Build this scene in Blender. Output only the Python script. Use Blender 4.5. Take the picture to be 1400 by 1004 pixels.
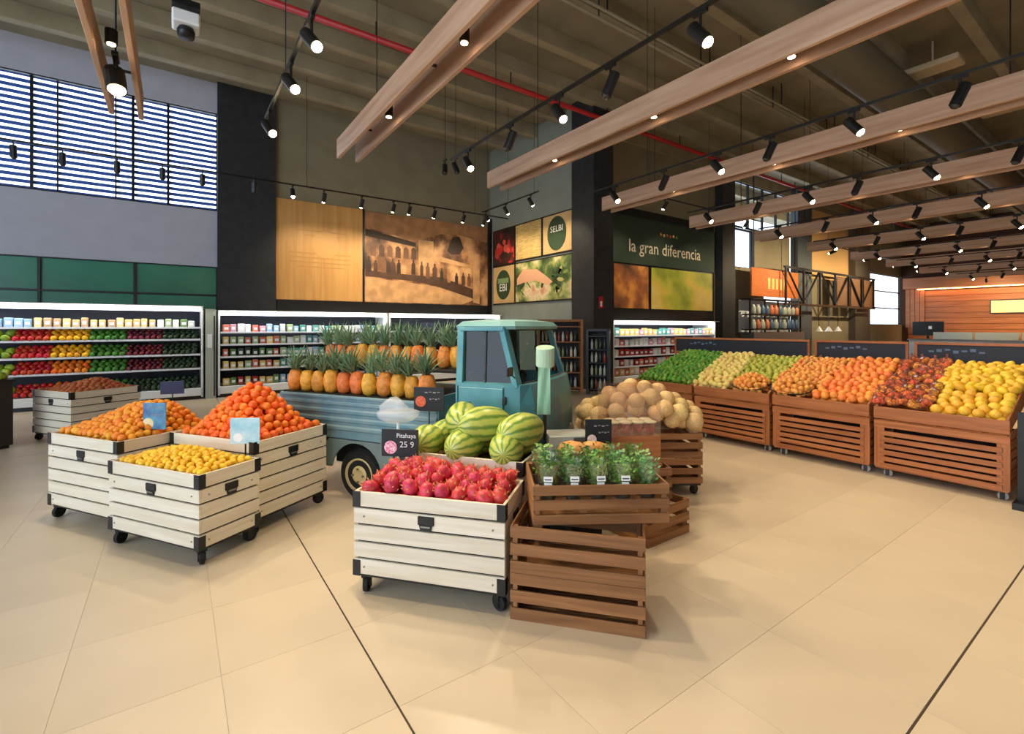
import bpy, bmesh, math, random
import numpy as np
from mathutils import Vector, Matrix

for _o in list(bpy.data.objects):
    bpy.data.objects.remove(_o)
SC = bpy.context.scene
COL = SC.collection
R = math.radians
PI = math.pi

# ------------------------------------------------------------------ camera, world, exposure
cd = bpy.data.cameras.new('camera')
cam = bpy.data.objects.new('camera', cd)
COL.objects.link(cam)
cam.location = (0, 0, 1.6)
cam.rotation_euler = (R(90), 0, R(-35.2))
cd.sensor_fit = 'HORIZONTAL'
cd.sensor_width = 36
cd.lens = 36 * 654 / 1400
cd.shift_y = -55 / 1400
cd.clip_end = 200
SC.camera = cam
SC.view_settings.view_transform = 'Standard'
SC.view_settings.look = 'None'
SC.view_settings.gamma = 1
SC.view_settings.use_curve_mapping = False
SC.view_settings.exposure = 0.6
SC.cycles.diffuse_bounces = 3
SC.cycles.glossy_bounces = 3
SC.cycles.max_bounces = 8
W = bpy.data.worlds.new('sky')
SC.world = W
W.use_nodes = True
W.node_tree.nodes['Background'].inputs[0].default_value = (0.72, 0.85, 1.0, 1)
W.node_tree.nodes['Background'].inputs[1].default_value = 2.8
LAMP_W = 84.0           # power of one lit track spot


# ------------------------------------------------------------------ materials
def lin(c):
    return tuple(((v / 255) / 12.92 if v / 255 <= .04045 else ((v / 255 + .055) / 1.055) ** 2.4) for v in c)


MATS = {}


def M(name, col, rough=.5, metal=0, var=0.0, hue=0.0, noise=None, bump=None, emit=0, alpha=1, trans=0, col2=None, spec=.5, sss=0):
    if name in MATS:
        return MATS[name]
    m = bpy.data.materials.new(name)
    m.use_nodes = True
    nt = m.node_tree
    b = nt.nodes['Principled BSDF']
    c = lin(col) + (1,)
    b.inputs['Base Color'].default_value = c
    b.inputs['Roughness'].default_value = rough
    b.inputs['Metallic'].default_value = metal
    b.inputs['Specular IOR Level'].default_value = spec
    m.diffuse_color = c
    tc = nt.nodes.new('ShaderNodeTexCoord')
    src = None
    if noise:
        n = nt.nodes.new('ShaderNodeTexNoise')
        n.inputs['Scale'].default_value = noise[0]
        n.inputs['Detail'].default_value = 4
        nt.links.new(tc.outputs['Object'], n.inputs['Vector'])
        mx = nt.nodes.new('ShaderNodeMix')
        mx.data_type = 'RGBA'
        c2 = lin(col2) if col2 else tuple(v * (1 - noise[1]) for v in c[:3])
        mx.inputs[6].default_value = c
        mx.inputs[7].default_value = c2 + (1,)
        rp = nt.nodes.new('ShaderNodeMapRange')
        rp.inputs[1].default_value = .38
        rp.inputs[2].default_value = .62
        nt.links.new(n.outputs[0], rp.inputs[0])
        nt.links.new(rp.outputs[0], mx.inputs[0])
        src = mx.outputs[2]
    if var or hue:
        oi = nt.nodes.new('ShaderNodeObjectInfo')
        hs = nt.nodes.new('ShaderNodeHueSaturation')
        for k, amt, base in (('Hue', hue, .5), ('Value', var, 1)):
            mr = nt.nodes.new('ShaderNodeMapRange')
            mr.inputs[3].default_value = base - amt
            mr.inputs[4].default_value = base + amt
            if k == 'Hue':
                mu = nt.nodes.new('ShaderNodeMath')
                mu.operation = 'FRACT'
                ml = nt.nodes.new('ShaderNodeMath')
                ml.operation = 'MULTIPLY'
                ml.inputs[1].default_value = 7.31
                nt.links.new(oi.outputs['Random'], ml.inputs[0])
                nt.links.new(ml.outputs[0], mu.inputs[0])
                nt.links.new(mu.outputs[0], mr.inputs[0])
            else:
                nt.links.new(oi.outputs['Random'], mr.inputs[0])
            nt.links.new(mr.outputs[0], hs.inputs[k])
        if src:
            nt.links.new(src, hs.inputs['Color'])
        else:
            hs.inputs['Color'].default_value = c
        src = hs.outputs[0]
    if src:
        nt.links.new(src, b.inputs['Base Color'])
    if bump:
        n2 = nt.nodes.new('ShaderNodeTexNoise')
        n2.inputs['Scale'].default_value = bump[0]
        nt.links.new(tc.outputs['Object'], n2.inputs['Vector'])
        bp = nt.nodes.new('ShaderNodeBump')
        bp.inputs['Strength'].default_value = bump[1]
        bp.inputs['Distance'].default_value = .01
        nt.links.new(n2.outputs[0], bp.inputs['Height'])
        nt.links.new(bp.outputs[0], b.inputs['Normal'])
    if emit:
        b.inputs['Emission Color'].default_value = c
        b.inputs['Emission Strength'].default_value = emit
    if trans:
        b.inputs['Transmission Weight'].default_value = trans
        b.inputs['IOR'].default_value = 1.3
    if sss:
        b.inputs['Subsurface Weight'].default_value = sss
        b.inputs['Subsurface Radius'].default_value = (.02, .01, .005)
    if alpha < 1:
        b.inputs['Alpha'].default_value = alpha
    MATS[name] = m
    return m


def wood(name, c1, c2, rough=.55, var=.12, axis=0, scale=1.0):
    """grain running along one local axis, every plank with its own offset"""
    if name in MATS:
        return MATS[name]
    m = bpy.data.materials.new(name)
    m.use_nodes = True
    nt = m.node_tree
    b = nt.nodes['Principled BSDF']
    b.inputs['Roughness'].default_value = rough
    tc = nt.nodes.new('ShaderNodeTexCoord')
    mp = nt.nodes.new('ShaderNodeMapping')
    s = [28 * scale] * 3
    s[axis] = 1.6 * scale
    mp.inputs['Scale'].default_value = s
    nt.links.new(tc.outputs['Object'], mp.inputs['Vector'])
    oi = nt.nodes.new('ShaderNodeObjectInfo')
    ml = nt.nodes.new('ShaderNodeMath')
    ml.operation = 'MULTIPLY'
    ml.inputs[1].default_value = 50
    nt.links.new(oi.outputs['Random'], ml.inputs[0])
    n = nt.nodes.new('ShaderNodeTexNoise')
    n.noise_dimensions = '4D'
    n.inputs['Scale'].default_value = 1
    n.inputs['Detail'].default_value = 5
    n.inputs['Distortion'].default_value = .6
    nt.links.new(mp.outputs[0], n.inputs['Vector'])
    nt.links.new(ml.outputs[0], n.inputs['W'])
    mr = nt.nodes.new('ShaderNodeMapRange')
    mr.inputs[1].default_value = .3
    mr.inputs[2].default_value = .7
    nt.links.new(n.outputs[0], mr.inputs[0])
    mx = nt.nodes.new('ShaderNodeMix')
    mx.data_type = 'RGBA'
    mx.inputs[6].default_value = lin(c1) + (1,)
    mx.inputs[7].default_value = lin(c2) + (1,)
    nt.links.new(mr.outputs[0], mx.inputs[0])
    hs = nt.nodes.new('ShaderNodeHueSaturation')
    vr = nt.nodes.new('ShaderNodeMapRange')
    vr.inputs[3].default_value = 1 - var
    vr.inputs[4].default_value = 1 + var
    nt.links.new(oi.outputs['Random'], vr.inputs[0])
    nt.links.new(vr.outputs[0], hs.inputs['Value'])
    nt.links.new(mx.outputs[2], hs.inputs['Color'])
    nt.links.new(hs.outputs[0], b.inputs['Base Color'])
    bp = nt.nodes.new('ShaderNodeBump')
    bp.inputs['Strength'].default_value = .12
    bp.inputs['Distance'].default_value = .004
    nt.links.new(n.outputs[0], bp.inputs['Height'])
    nt.links.new(bp.outputs[0], b.inputs['Normal'])
    m.diffuse_color = lin(c1) + (1,)
    MATS[name] = m
    return m


def glass(name, tint=(235, 245, 245), mixf=.12, rough=.03):
    """thin pane: mostly clear with a little gloss"""
    if name in MATS:
        return MATS[name]
    m = bpy.data.materials.new(name)
    m.use_nodes = True
    nt = m.node_tree
    for n in list(nt.nodes):
        if n.type != 'OUTPUT_MATERIAL':
            nt.nodes.remove(n)
    out = [n for n in nt.nodes if n.type == 'OUTPUT_MATERIAL'][0]
    t = nt.nodes.new('ShaderNodeBsdfTransparent')
    t.inputs[0].default_value = lin(tint) + (1,)
    g = nt.nodes.new('ShaderNodeBsdfGlossy')
    g.inputs['Roughness'].default_value = rough
    mx = nt.nodes.new('ShaderNodeMixShader')
    mx.inputs[0].default_value = mixf
    nt.links.new(t.outputs[0], mx.inputs[1])
    nt.links.new(g.outputs[0], mx.inputs[2])
    nt.links.new(mx.outputs[0], out.inputs[0])
    MATS[name] = m
    return m


def film(name, col, op):
    """thin milky plastic"""
    if name in MATS:
        return MATS[name]
    m = M(name, col, .35, alpha=op)
    return m


def ramp_print(name, stops, scale=3.0, detail=4, seed=0.0, rough=.5, stretch=(1, 1, 1)):
    """flat printed picture: noise through a colour ramp"""
    if name in MATS:
        return MATS[name]
    m = bpy.data.materials.new(name)
    m.use_nodes = True
    nt = m.node_tree
    b = nt.nodes['Principled BSDF']
    b.inputs['Roughness'].default_value = rough
    tc = nt.nodes.new('ShaderNodeTexCoord')
    mp = nt.nodes.new('ShaderNodeMapping')
    mp.inputs['Location'].default_value = (seed, seed * .7, seed * 1.3)
    mp.inputs['Scale'].default_value = stretch
    nt.links.new(tc.outputs['Object'], mp.inputs['Vector'])
    n = nt.nodes.new('ShaderNodeTexNoise')
    n.inputs['Scale'].default_value = scale
    n.inputs['Detail'].default_value = detail
    nt.links.new(mp.outputs[0], n.inputs['Vector'])
    cr = nt.nodes.new('ShaderNodeValToRGB')
    e = cr.color_ramp.elements
    while len(e) < len(stops):
        e.new(.5)
    for el, (p, c) in zip(e, stops):
        el.position = p
        el.color = lin(c) + (1,)
    nt.links.new(n.outputs[0], cr.inputs[0])
    nt.links.new(cr.outputs[0], b.inputs['Base Color'])
    MATS[name] = m
    return m


# setting
m_floor = M('polished_cream_tile', (218, 199, 170), .32, noise=(1.3, .06), var=.02)
m_joint = M('pale_grout', (170, 150, 124), .8)
m_ceil = M('concrete_ceiling', (142, 131, 106), .9, noise=(1.2, .2), bump=(20, .3))
m_rib = M('concrete_rib', (158, 145, 116), .9, noise=(1.5, .2))
m_lilac = M('pale_plaster', (186, 186, 196), .8, noise=(3, .05))
m_olive = M('olive_plaster', (140, 130, 104), .85, noise=(2, .1))
m_grey = M('grey_plaster', (140, 145, 134), .85, noise=(2, .08))
m_dark = M('dark_cladding', (44, 44, 46), .6, noise=(6, .3))
m_black = M('black_metal', (18, 18, 19), .4)
m_blackp = M('black_plastic', (24, 24, 26), .45)
m_white = M('white_enamel', (236, 236, 232), .3)
m_shelfw = M('white_shelf', (228, 230, 232), .35)
m_blue_slat = M('dark_blue_slat', (58, 98, 186), .6)
m_green_glass = M('green_glass', (30, 132, 98), .18, noise=(.7, .3), spec=.8)
m_tan = M('tan_panel', (206, 160, 96), .5, noise=(2, .08))
m_steel = M('steel', (150, 152, 150), .3, .9)
m_red = M('red_paint', (176, 30, 26), .45)
m_whitepaint = M('white_print', (240, 240, 235), .6)
# woods
w_white = wood('whitewashed_pine', (240, 230, 210), (224, 208, 180), .5, .04)
w_brown = wood('stained_crate_wood', (164, 112, 66), (118, 74, 40), .55, .12)
w_bin = wood('reddish_bin_wood', (186, 116, 66), (148, 84, 42), .5, .08)
w_beam = wood('rough_beam_wood', (206, 170, 142), (172, 132, 102), .6, .05, axis=1, scale=.5)
w_frame = wood('oak_frame', (176, 118, 66), (140, 88, 46), .5, .08, axis=2)
w_wall = wood('warm_wall_planks', (176, 106, 56), (140, 76, 36), .5, .12, axis=1, scale=.5)
w_panel = wood('honey_panel', (206, 158, 92), (186, 134, 72), .5, .05, axis=2, scale=.35)
# truck
m_teal = M('faded_teal_paint', (60, 122, 138), .42, noise=(3, .15), col2=(82, 142, 150))
m_bed = M('bluish_grey_paint', (88, 132, 148), .4, noise=(4, .15), col2=(116, 144, 150))
m_fender = M('dull_grey_green_paint', (112, 130, 128), .5, noise=(4, .15))
m_cream = M('cream_rim', (206, 184, 130), .45)
m_tyre = M('tyre_rubber', (20, 20, 20), .8)
m_seat = M('dark_seat', (36, 28, 24), .7)
m_glass = glass('clear_pane', (215, 225, 222), .04)


# ------------------------------------------------------------------ mesh helpers
class MB:
    def __init__(s):
        s.v = []
        s.f = []

    def add(s, vs, fs, mat=None):
        o = len(s.v)
        s.v += [tuple(mat @ Vector(p)) if mat else tuple(p) for p in vs]
        s.f += [tuple(i + o for i in f) for f in fs]

    def box(s, c, sz, rot=None, bev=0):
        x, y, z = [k / 2 for k in sz]
        mt = Matrix.Translation(c)
        if rot is not None:
            mt = mt @ (rot if isinstance(rot, Matrix) else Matrix.Rotation(rot, 4, 'Z'))
        if bev <= 0:
            vs = [(a, b, d) for a in (-x, x) for b in (-y, y) for d in (-z, z)]
            fs = [(0, 1, 3, 2), (4, 6, 7, 5), (0, 4, 5, 1), (2, 3, 7, 6), (0, 2, 6, 4), (1, 5, 7, 3)]
            s.add(vs, fs, mt)
            return
        b = min(bev, x * .9, y * .9, z * .9)
        bm = bmesh.new()
        bmesh.ops.create_cube(bm, size=1)
        for v in bm.verts:
            v.co = Vector((v.co.x * sz[0], v.co.y * sz[1], v.co.z * sz[2]))
        bmesh.ops.bevel(bm, geom=bm.edges[:], offset=b, segments=1, affect='EDGES')
        bm.verts.index_update()
        s.add([v.co[:] for v in bm.verts], [[v.index for v in f.verts] for f in bm.faces], mt)
        bm.free()

    def cyl(s, p0, p1, r0, r1=None, n=12, caps=True):
        p0, p1 = Vector(p0), Vector(p1)
        r1 = r0 if r1 is None else r1
        d = (p1 - p0).normalized()
        a = d.orthogonal().normalized()
        b = d.cross(a)
        vs = []
        for p, r in ((p0, r0), (p1, r1)):
            for i in range(n):
                t = 2 * PI * i / n
                vs.append(tuple(p + a * (r * math.cos(t)) + b * (r * math.sin(t))))
        fs = [(i, (i + 1) % n, n + (i + 1) % n, n + i) for i in range(n)]
        if caps:
            fs += [tuple(range(n))[::-1], tuple(range(n, 2 * n))]
        s.add(vs, fs)

    def tube(s, pts, r, n=8):
        for a, b in zip(pts, pts[1:]):
            s.cyl(a, b, r, n=n)

    def lathe(s, prof, n=14, mat=None):
        """profile of (radius, z) round z"""
        vs = []
        for r, z in prof:
            for i in range(n):
                t = 2 * PI * i / n
                vs.append((r * math.cos(t), r * math.sin(t), z))
        fs = []
        for k in range(len(prof) - 1):
            for i in range(n):
                j = (i + 1) % n
                fs.append((k * n + i, k * n + j, (k + 1) * n + j, (k + 1) * n + i))
        fs.append(tuple(range(n))[::-1])
        fs.append(tuple((len(prof) - 1) * n + i for i in range(n)))
        s.add(vs, fs, mat)

    def prism(s, poly, y0, y1, mat=None):
        """polygon in xz swept along y"""
        n = len(poly)
        vs = [(x, y0, z) for x, z in poly] + [(x, y1, z) for x, z in poly]
        fs = [tuple(range(n)), tuple(range(n, 2 * n))[::-1]]
        fs += [(i, n + i, n + (i + 1) % n, (i + 1) % n) for i in range(n)]
        s.add(vs, fs, mat)

    def mesh(s, name, mat, smooth=False):
        me = bpy.data.meshes.new(name)
        me.from_pydata(s.v, [], s.f)
        me.update()
        bm = bmesh.new()
        bm.from_mesh(me)
        bmesh.ops.recalc_face_normals(bm, faces=bm.faces[:])
        bm.to_mesh(me)
        bm.free()
        if mat:
            me.materials.append(mat)
        if smooth:
            me.polygons.foreach_set('use_smooth', [True] * len(me.polygons))
        return me

    def build(s, name, mat, parent=None, loc=(0, 0, 0), rot=(0, 0, 0), smooth=False):
        return link(name, s.mesh(name, mat, smooth), parent, loc, rot)


def link(name, me, parent=None, loc=(0, 0, 0), rot=(0, 0, 0)):
    o = bpy.data.objects.new(name, me)
    COL.objects.link(o)
    o.location = loc
    o.rotation_euler = rot
    if parent:
        o.parent = parent
    return o


def tag(o, label, cat, group=None, kind=None):
    o['label'] = label
    o['category'] = cat
    if group:
        o['group'] = group
    if kind:
        o['kind'] = kind
    return o


def struct(o, label=None):
    o['kind'] = 'structure'
    if label:
        o['label'] = label
    return o


def thing(name, label, cat, loc=(0, 0, 0), rz=0, group=None):
    o = bpy.data.objects.new(name, None)
    o.empty_display_size = .1
    COL.objects.link(o)
    o.location = loc
    o.rotation_euler = (0, 0, rz)
    return tag(o, label, cat, group)


BOXC = {}


def bmesh_box(sz, mat, bev=.002):
    k = (tuple(round(v, 4) for v in sz), mat.name, bev)
    if k not in BOXC:
        b = MB()
        b.box((0, 0, 0), sz, None, bev)
        BOXC[k] = b.mesh('box', mat)
    return BOXC[k]


def pbox(name, parent, c, sz, mat, rot=(0, 0, 0), bev=.002):
    return link(name, bmesh_box(sz, mat, bev), parent, c, rot)


def copy_tree(o, parent=None):
    c = o.copy()
    COL.objects.link(c)
    c.parent = parent
    for ch in list(o.children):
        copy_tree(ch, c)
    return c


def text_mesh(s, size, mat, depth=.002):
    cu = bpy.data.curves.new('lettering', 'FONT')
    cu.body = s
    cu.size = size
    cu.extrude = depth
    cu.align_x = 'CENTER'
    cu.align_y = 'CENTER'
    cu.resolution_u = 2
    t = bpy.data.objects.new('lettering', cu)
    COL.objects.link(t)
    bpy.context.view_layer.update()
    me = bpy.data.meshes.new_from_object(t.evaluated_get(bpy.context.evaluated_depsgraph_get()))
    bpy.data.objects.remove(t)
    me.materials.clear()
    me.materials.append(mat)
    return me


ORD = ['first', 'second', 'third', 'fourth', 'fifth', 'sixth', 'seventh', 'eighth', 'ninth', 'tenth', 'eleventh', 'twelfth', 'thirteenth', 'fourteenth', 'fifteenth', 'sixteenth', 'seventeenth', 'eighteenth', 'nineteenth', 'twentieth', 'twenty-first', 'twenty-second', 'twenty-third', 'twenty-fourth', 'twenty-fifth', 'twenty-sixth', 'twenty-seventh', 'twenty-eighth', 'twenty-ninth', 'thirtieth']

# ------------------------------------------------------------------ floor
GX, GY, OX, OY = .595, .64, .77, .64
fl = MB()
fl.box((15, 3.5, -.028), (44, 22, .05))
floor = struct(fl.build('floor', m_joint), 'cream polished tile floor with two dark expansion joints')


def cell_tile(i, j):
    g = .0005
    x0, x1 = OX + i * GX + g, OX + (i + 1) * GX - g
    y0, y1 = OY + j * GY + g, OY + (j + 1) * GY - g
    if i % 9 == 0: x0 += .004
    if i % 9 == 8: x1 -= .004
    if j % 12 == 0: y0 += .004
    if j % 12 == 11: y1 -= .004
    return x0, x1, y0, y1


sa, ca = math.sin(R(35.2)), math.cos(R(35.2))
cells = []
for i in range(-12, 58):
    for j in range(-12, 20):
        x, y = OX + (i + .5) * GX, OY + (j + .5) * GY
        d = x * sa + y * ca
        l = x * ca - y * sa
        vis = d > .9 and abs(l / d) < 1.25 and d > 1.5 + abs(l) * 0
        cells.append((0 if vis else 1, d if d > 0 else 99, i, j))
cells.sort()
TC = {}
rest = MB()
for k, (_, _, i, j) in enumerate(cells):
    x0, x1, y0, y1 = cell_tile(i, j)
    sz = (round(x1 - x0, 4), round(y1 - y0, 4), .005)
    c = ((x0 + x1) / 2, (y0 + y1) / 2, -.0025)
    if k < 290:
        pbox('tile', floor, c, sz, m_floor, bev=.0006)
    else:
        rest.box(c, sz)
o = rest.build('tile_field', m_floor, floor)
o['kind'] = 'stuff'
m_exp = M('dark_expansion_joint', (70, 54, 40), .8)
for i in range(-12, 58):
    if i % 9 == 0 and i * GX + OX < 30:
        pbox('expansion_joint', floor, (OX + i * GX, 3.5, -.0025), (.0075, 21.8, .003), m_exp, bev=.0003)
for j in (-12, 0, 12):
    pbox('expansion_joint', floor, (15, OY + j * GY, -.0026), (43.6, .0075, .003), m_exp, bev=.0003)

# ------------------------------------------------------------------ walls and ceiling
CZ = 7.5


def swall(name, c, sz, mat, label=None):
    b = MB()
    b.box(c, sz)
    return struct(b.build(name, mat), label)


# window wall (y = 13.6), x from -9 to .85
WY = 13.6
wl = MB()
wl.box((-4.1, WY + .1, (6.77 + CZ) / 2), (9.9, .2, CZ - 6.77))
wl.box((-4.1, WY + .1, (3.05 + 4.4) / 2), (9.9, .2, 4.4 - 3.05))
wl.box((-4.1, WY + .1, 1.0), (9.9, .2, 2.0))
wl.box((-6.05, WY + .1, 5.58), (6.0, .2, 2.38))
wl.box((-6.05, WY + .1, 2.52), (6.0, .2, 1.06))
struct(wl.build('wall_left', m_lilac), 'pale plaster wall with slatted window')
# slatted window
win = struct(bpy.data.objects.new('window_1', None), 'large window behind blue horizontal slats')
COL.objects.link(win)
win.location = (-1.1, WY, 4.4)
n = 19
for k in range(n):
    z = .05 + k * (2.37 - .06) / (n - 1)
    pbox('slat', win, (0, .13, z), (3.9, .02, .072), m_blue_slat, bev=.003)
for x in (-1.95, -1.29, -.9, .04, .34, .98, 1.95):
    pbox('mullion', win, (x, .08, 1.19), (.05 if x not in (-.9, .04) else .025, .06, 2.38), m_black)
for z in (.0, 2.37):
    pbox('window_rail', win, (0, .06, z), (3.95, .1, .05), m_black)
# green strip window
win = struct(bpy.data.objects.new('window_2', None), 'dark green glazed strip window above the coolers')
COL.objects.link(win)
win.location = (-1.1, WY, 2.0)
xs = [-2.6, -1.18, .37, 1.95]
for a, b in zip(xs, xs[1:]):
    for z0, z1 in ((0, .36), (.36, 1.05)):
        pbox('pane', win, ((a + b) / 2, .1, (z0 + z1) / 2), (b - a - .04, .012, z1 - z0 - .03), m_green_glass)
for x in xs:
    pbox('mullion', win, (x, .07, .52), (.05, .07, 1.05), m_black)
for z in (0, .36, 1.05):
    pbox('window_rail', win, (-.32, .07, z), (4.6, .06, .04), m_black)
# dark cladding pier, olive wall, wall B etc.
pier = swall('wall_dark_pier', (1.48, WY, CZ / 2), (1.27, .25, CZ), m_dark, 'tall dark cladding panel beside the slatted window')
swall('wall_back', (5.5, WY + .1, CZ / 2), (6.9, .2, CZ), m_olive, 'olive plaster wall above the picture panels')
swall('wall_side', (8.78, 11.6, CZ / 2), (.2, 4.4, CZ), m_grey, 'grey plaster wall above the small pictures')
swall('wall_dark_column', (8.95, 9.04, CZ / 2), (.7, .82, CZ), m_dark, 'black square column with fire safety signs')
swall('wall_sign', (12.6, 9.91, CZ / 2), (6.6, .2, CZ), m_olive, 'olive wall behind the green lettered sign')
swall('wall_dark_column_far', (16.2, 9.65, CZ / 2), (.8, .3, CZ), m_dark, 'black column right of the green lettered sign')
swall('wall_dark_band', (5.4, WY - .04, 2.05), (6.5, .08, .5), m_black, 'black band under the wood and sepia panels')
swall('wall_corner_post', (8.62, WY - .1, 3.6), (.1, .1, 3.2), m_black)
swall('wall_sign_backing', (12.4, 9.78, 3.4), (6.5, .05, 3.6), m_black, 'black panel behind sign and fruit pictures')

# far bay, plane y = 9.8
m_greycol = M('grey_column', (76, 84, 88), .6, noise=(3, .1))
swall('wall_far_column', (22.05, 9.65, CZ / 2), (1.3, .3, CZ), m_greycol, 'grey column between the two far bays')
swall('wall_far_pier', (28.35, 9.65, CZ / 2), (1.9, .3, CZ), M('brown_grey_column', (92, 84, 74), .7))
wf = MB()
wf.box((18.6, 9.9, 1.3), (5.5, .2, 2.6))
wf.box((19.9, 9.9, 4.6), (2.9, .2, 1.5))
wf.box((19.2, 9.9, 7.3), (4.3, .2, .4))
wf.box((17.9, 9.9, 3.22), (2.6, .2, 1.25))
wf.box((25.8, 9.9, 1.9), (4.8, .2, 3.8))
wf.box((25.8, 9.9, 7.2), (4.8, .2, .6))
wf.box((32.6, 9.9, .85), (5.2, .2, 1.7))
wf.box((32.6, 9.9, 6.0), (5.2, .2, 3.0))
struct(wf.build('wall_far_left', m_olive), 'far wall with tall bright windows')
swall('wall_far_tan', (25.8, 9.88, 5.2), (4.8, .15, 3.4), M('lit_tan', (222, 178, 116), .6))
# bright windows of the far bay (open to the sky with mullions)
for k, (x0, x1, z0, z1, nx, nz) in enumerate(((17.1, 21.4, 5.4, 7.1, 4, 1), (17.1, 18.4, 3.85, 5.3, 1, 1), (30.1, 34.9, 1.72, 4.5, 1, 3))):
    w_ = struct(bpy.data.objects.new('window_%d' % (k + 3), None))
    COL.objects.link(w_)
    w_.location = ((x0 + x1) / 2, 9.9, z0)
    for i in range(nx + 1):
        pbox('mullion', w_, (-(x1 - x0) / 2 + (x1 - x0) * i / nx, 0, (z1 - z0) / 2), (.07, .08, z1 - z0), m_black)
    for i in range(nz + 1):
        pbox('window_rail', w_, (0, 0, (z1 - z0) * i / nz), (x1 - x0, .08, .07), m_black)
    pbox('pane', w_, (0, .03, (z1 - z0) / 2), (x1 - x0, .01, z1 - z0), glass('window_pane', (250, 252, 255), .04))
# end wall X = 35 of wood planks
ew = swall('wall_right', (35.2, 1.3, CZ / 2), (.3, 17.2, CZ), M('dark_wood_gap', (70, 38, 18), .8))
for k in range(9):
    pbox('plank', ew, (-.17 + 35.2, 3.0, 1.0 + k * .31), (.04, 13.0, .295), w_wall)
pbox('valance', ew, (34.6, 3.0, 4.05), (.9, 13.0, .6), w_wall)
for k in range(4):
    pbox('panel', ew, (34.98, 9.6 - .22 * k - .1, 2.7), (.06, .2, 2.3), w_wall)
m_cove = M('cove_light', (255, 190, 110), .5, emit=14)
pbox('cove_strip', ew, (34.75, 3.0, 3.72), (.08, 12.0, .03), m_cove)
# room behind the camera, right side
swall('wall_rear', (13, -7.3, CZ / 2), (44, .2, CZ), m_lilac)
swall('wall_front_left', (-9.0, 10, CZ / 2), (.2, 7.4, CZ), m_lilac)

ce = MB()
ce.box((13, 3.2, CZ + .1), (45, 21.4, .2))
ceil = struct(ce.build('ceiling', m_ceil), 'raw concrete ceiling with long ribs')
y = -6.4
k = 0
while y < 13.4:
    pbox('rib', ceil, (13, y, CZ - .17), (44, .2, .34), m_rib, bev=.01)
    y += 1.25
    k += 1
for yy, zz, r, mm, nm, lb in ((8.55, 6.85, .055, m_red, 'sprinkler_pipe', 'red sprinkler pipe running under the ceiling ribs'),
                              (5.9, 6.95, .025, m_rib, 'conduit_pipe', 'thin pale conduit pipe under the ceiling nearest the red pipe'),
                              (5.7, 6.95, .025, m_rib, 'conduit_pipe', 'thin pale conduit pipe under the ceiling beside the big duct'),
                              (3.6, 6.5, .38, M('duct_metal', (104, 96, 76), .55, .2), 'air_duct', 'big round air duct under the ceiling')):
    b = MB()
    b.cyl((-3, yy, zz), (34.9, yy, zz), r, n=16)
    o = tag(b.build(nm, mm, smooth=True), lb, 'pipe' if 'pipe' in nm else 'duct')
    for x in np.arange(0, 34, 3.0):
        pbox('hanger', o, (x, yy, (zz + CZ) / 2 + r / 2), (.02, .02, CZ - zz - r), m_black)
for x in (9.5, 12.8, 16.6, 20.4):
    cb = MB()
    cb.box((0, 0, 0), (.5, .9, .12), bev=.02)
    cb.box((0, 0, .3), (.03, .03, .5))
    tag(cb.build('ceiling_grille', M('grille_beige', (196, 176, 140), .6), loc=(x, 4.6 - .12 * x, 6.95)), 'beige ceiling grille box, %s from the left' % ORD[int((x - 9.5) / 3.3 + .01)], 'grille')

# ------------------------------------------------------------------ beams, tracks, spots
BZ = 3.96
m_bulb = M('warm_bulb', (255, 224, 176), .5, emit=45)
m_bulb2 = M('small_bulb', (255, 220, 170), .5, emit=25)
bp_ = MB()
bp_.box((0, 0, 0), (.045, 11.6, .27), bev=.004)
plank_me = bp_.mesh('beam_plank', w_beam)
BX = [-.44, 2.01, 4.5, 7.25, 10.2, 13.2, 16.3, 19.6, 23.0, 27.0, 31.0]
for i, x in enumerate(BX):
    t = thing('hanging_beam', 'pair of wooden planks hung from the ceiling, %s beam from the left' % ORD[i], 'beam', (x, 1.1, BZ), 0, 'hanging double plank beams')
    for s in (-1, 1):
        link('beam_plank', plank_me, t, (s * .13, 0, .135))
    for yy in (-4.5, -2.6, -.7, 1.2, 3.2, 5.1):
        pbox('cross_bracket', t, (0, yy, .22), (.22, .03, .02), m_black)
    for yy in (-4.0, 0, 4.6):
        b = MB()
        b.cyl((0, 0, 0), (0, 0, CZ - BZ - .2), .006, n=5)
        b.build('cable', m_black, t, (0, yy, .2))
    for q, yy in enumerate((-3.9, -2.3, -.6, .95, 2.45, 4.2)):
        d = MB()
        d.cyl((0, 0, .1), (0, 0, -.02), .045, n=12)
        dl = d.build('downlight', m_black, t, (0, yy, .07))
        e = MB()
        e.cyl((0, 0, -.019), (0, 0, -.026), .03, n=12)
        e.build('lens', m_bulb2, dl)


def spot_meshes():
    h = MB()
    h.lathe([(.02, .12), (.048, .11), (.05, .1), (.05, -.1), (.043, -.1), (.04, -.085)], 14)
    head = h.mesh('lamp_head', m_black)
    st = MB()
    st.box((0, 0, .17), (.03, .12, .03), bev=.003)
    st.cyl((0, 0, .17), (0, 0, .06), .012, n=6)
    stem = st.mesh('stem', m_black)
    le = MB()
    le.lathe([(.041, -.092), (.04, -.105), (.03, -.122), (.015, -.13), (.002, -.132)], 14)
    on = le.mesh('lens', m_bulb)
    off = le.mesh('lens', M('dark_lens', (50, 48, 45), .2))
    return head, stem, on, off


S_HEAD, S_STEM, S_ON, S_OFF = spot_meshes()
SPOTD = bpy.data.lights.new('warm_spot', 'SPOT')
SPOTD.energy = LAMP_W
SPOTD.color = (1, .82, .57)
SPOTD.spot_size = R(110)
SPOTD.spot_blend = .8
SPOTD.shadow_soft_size = .045


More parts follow.
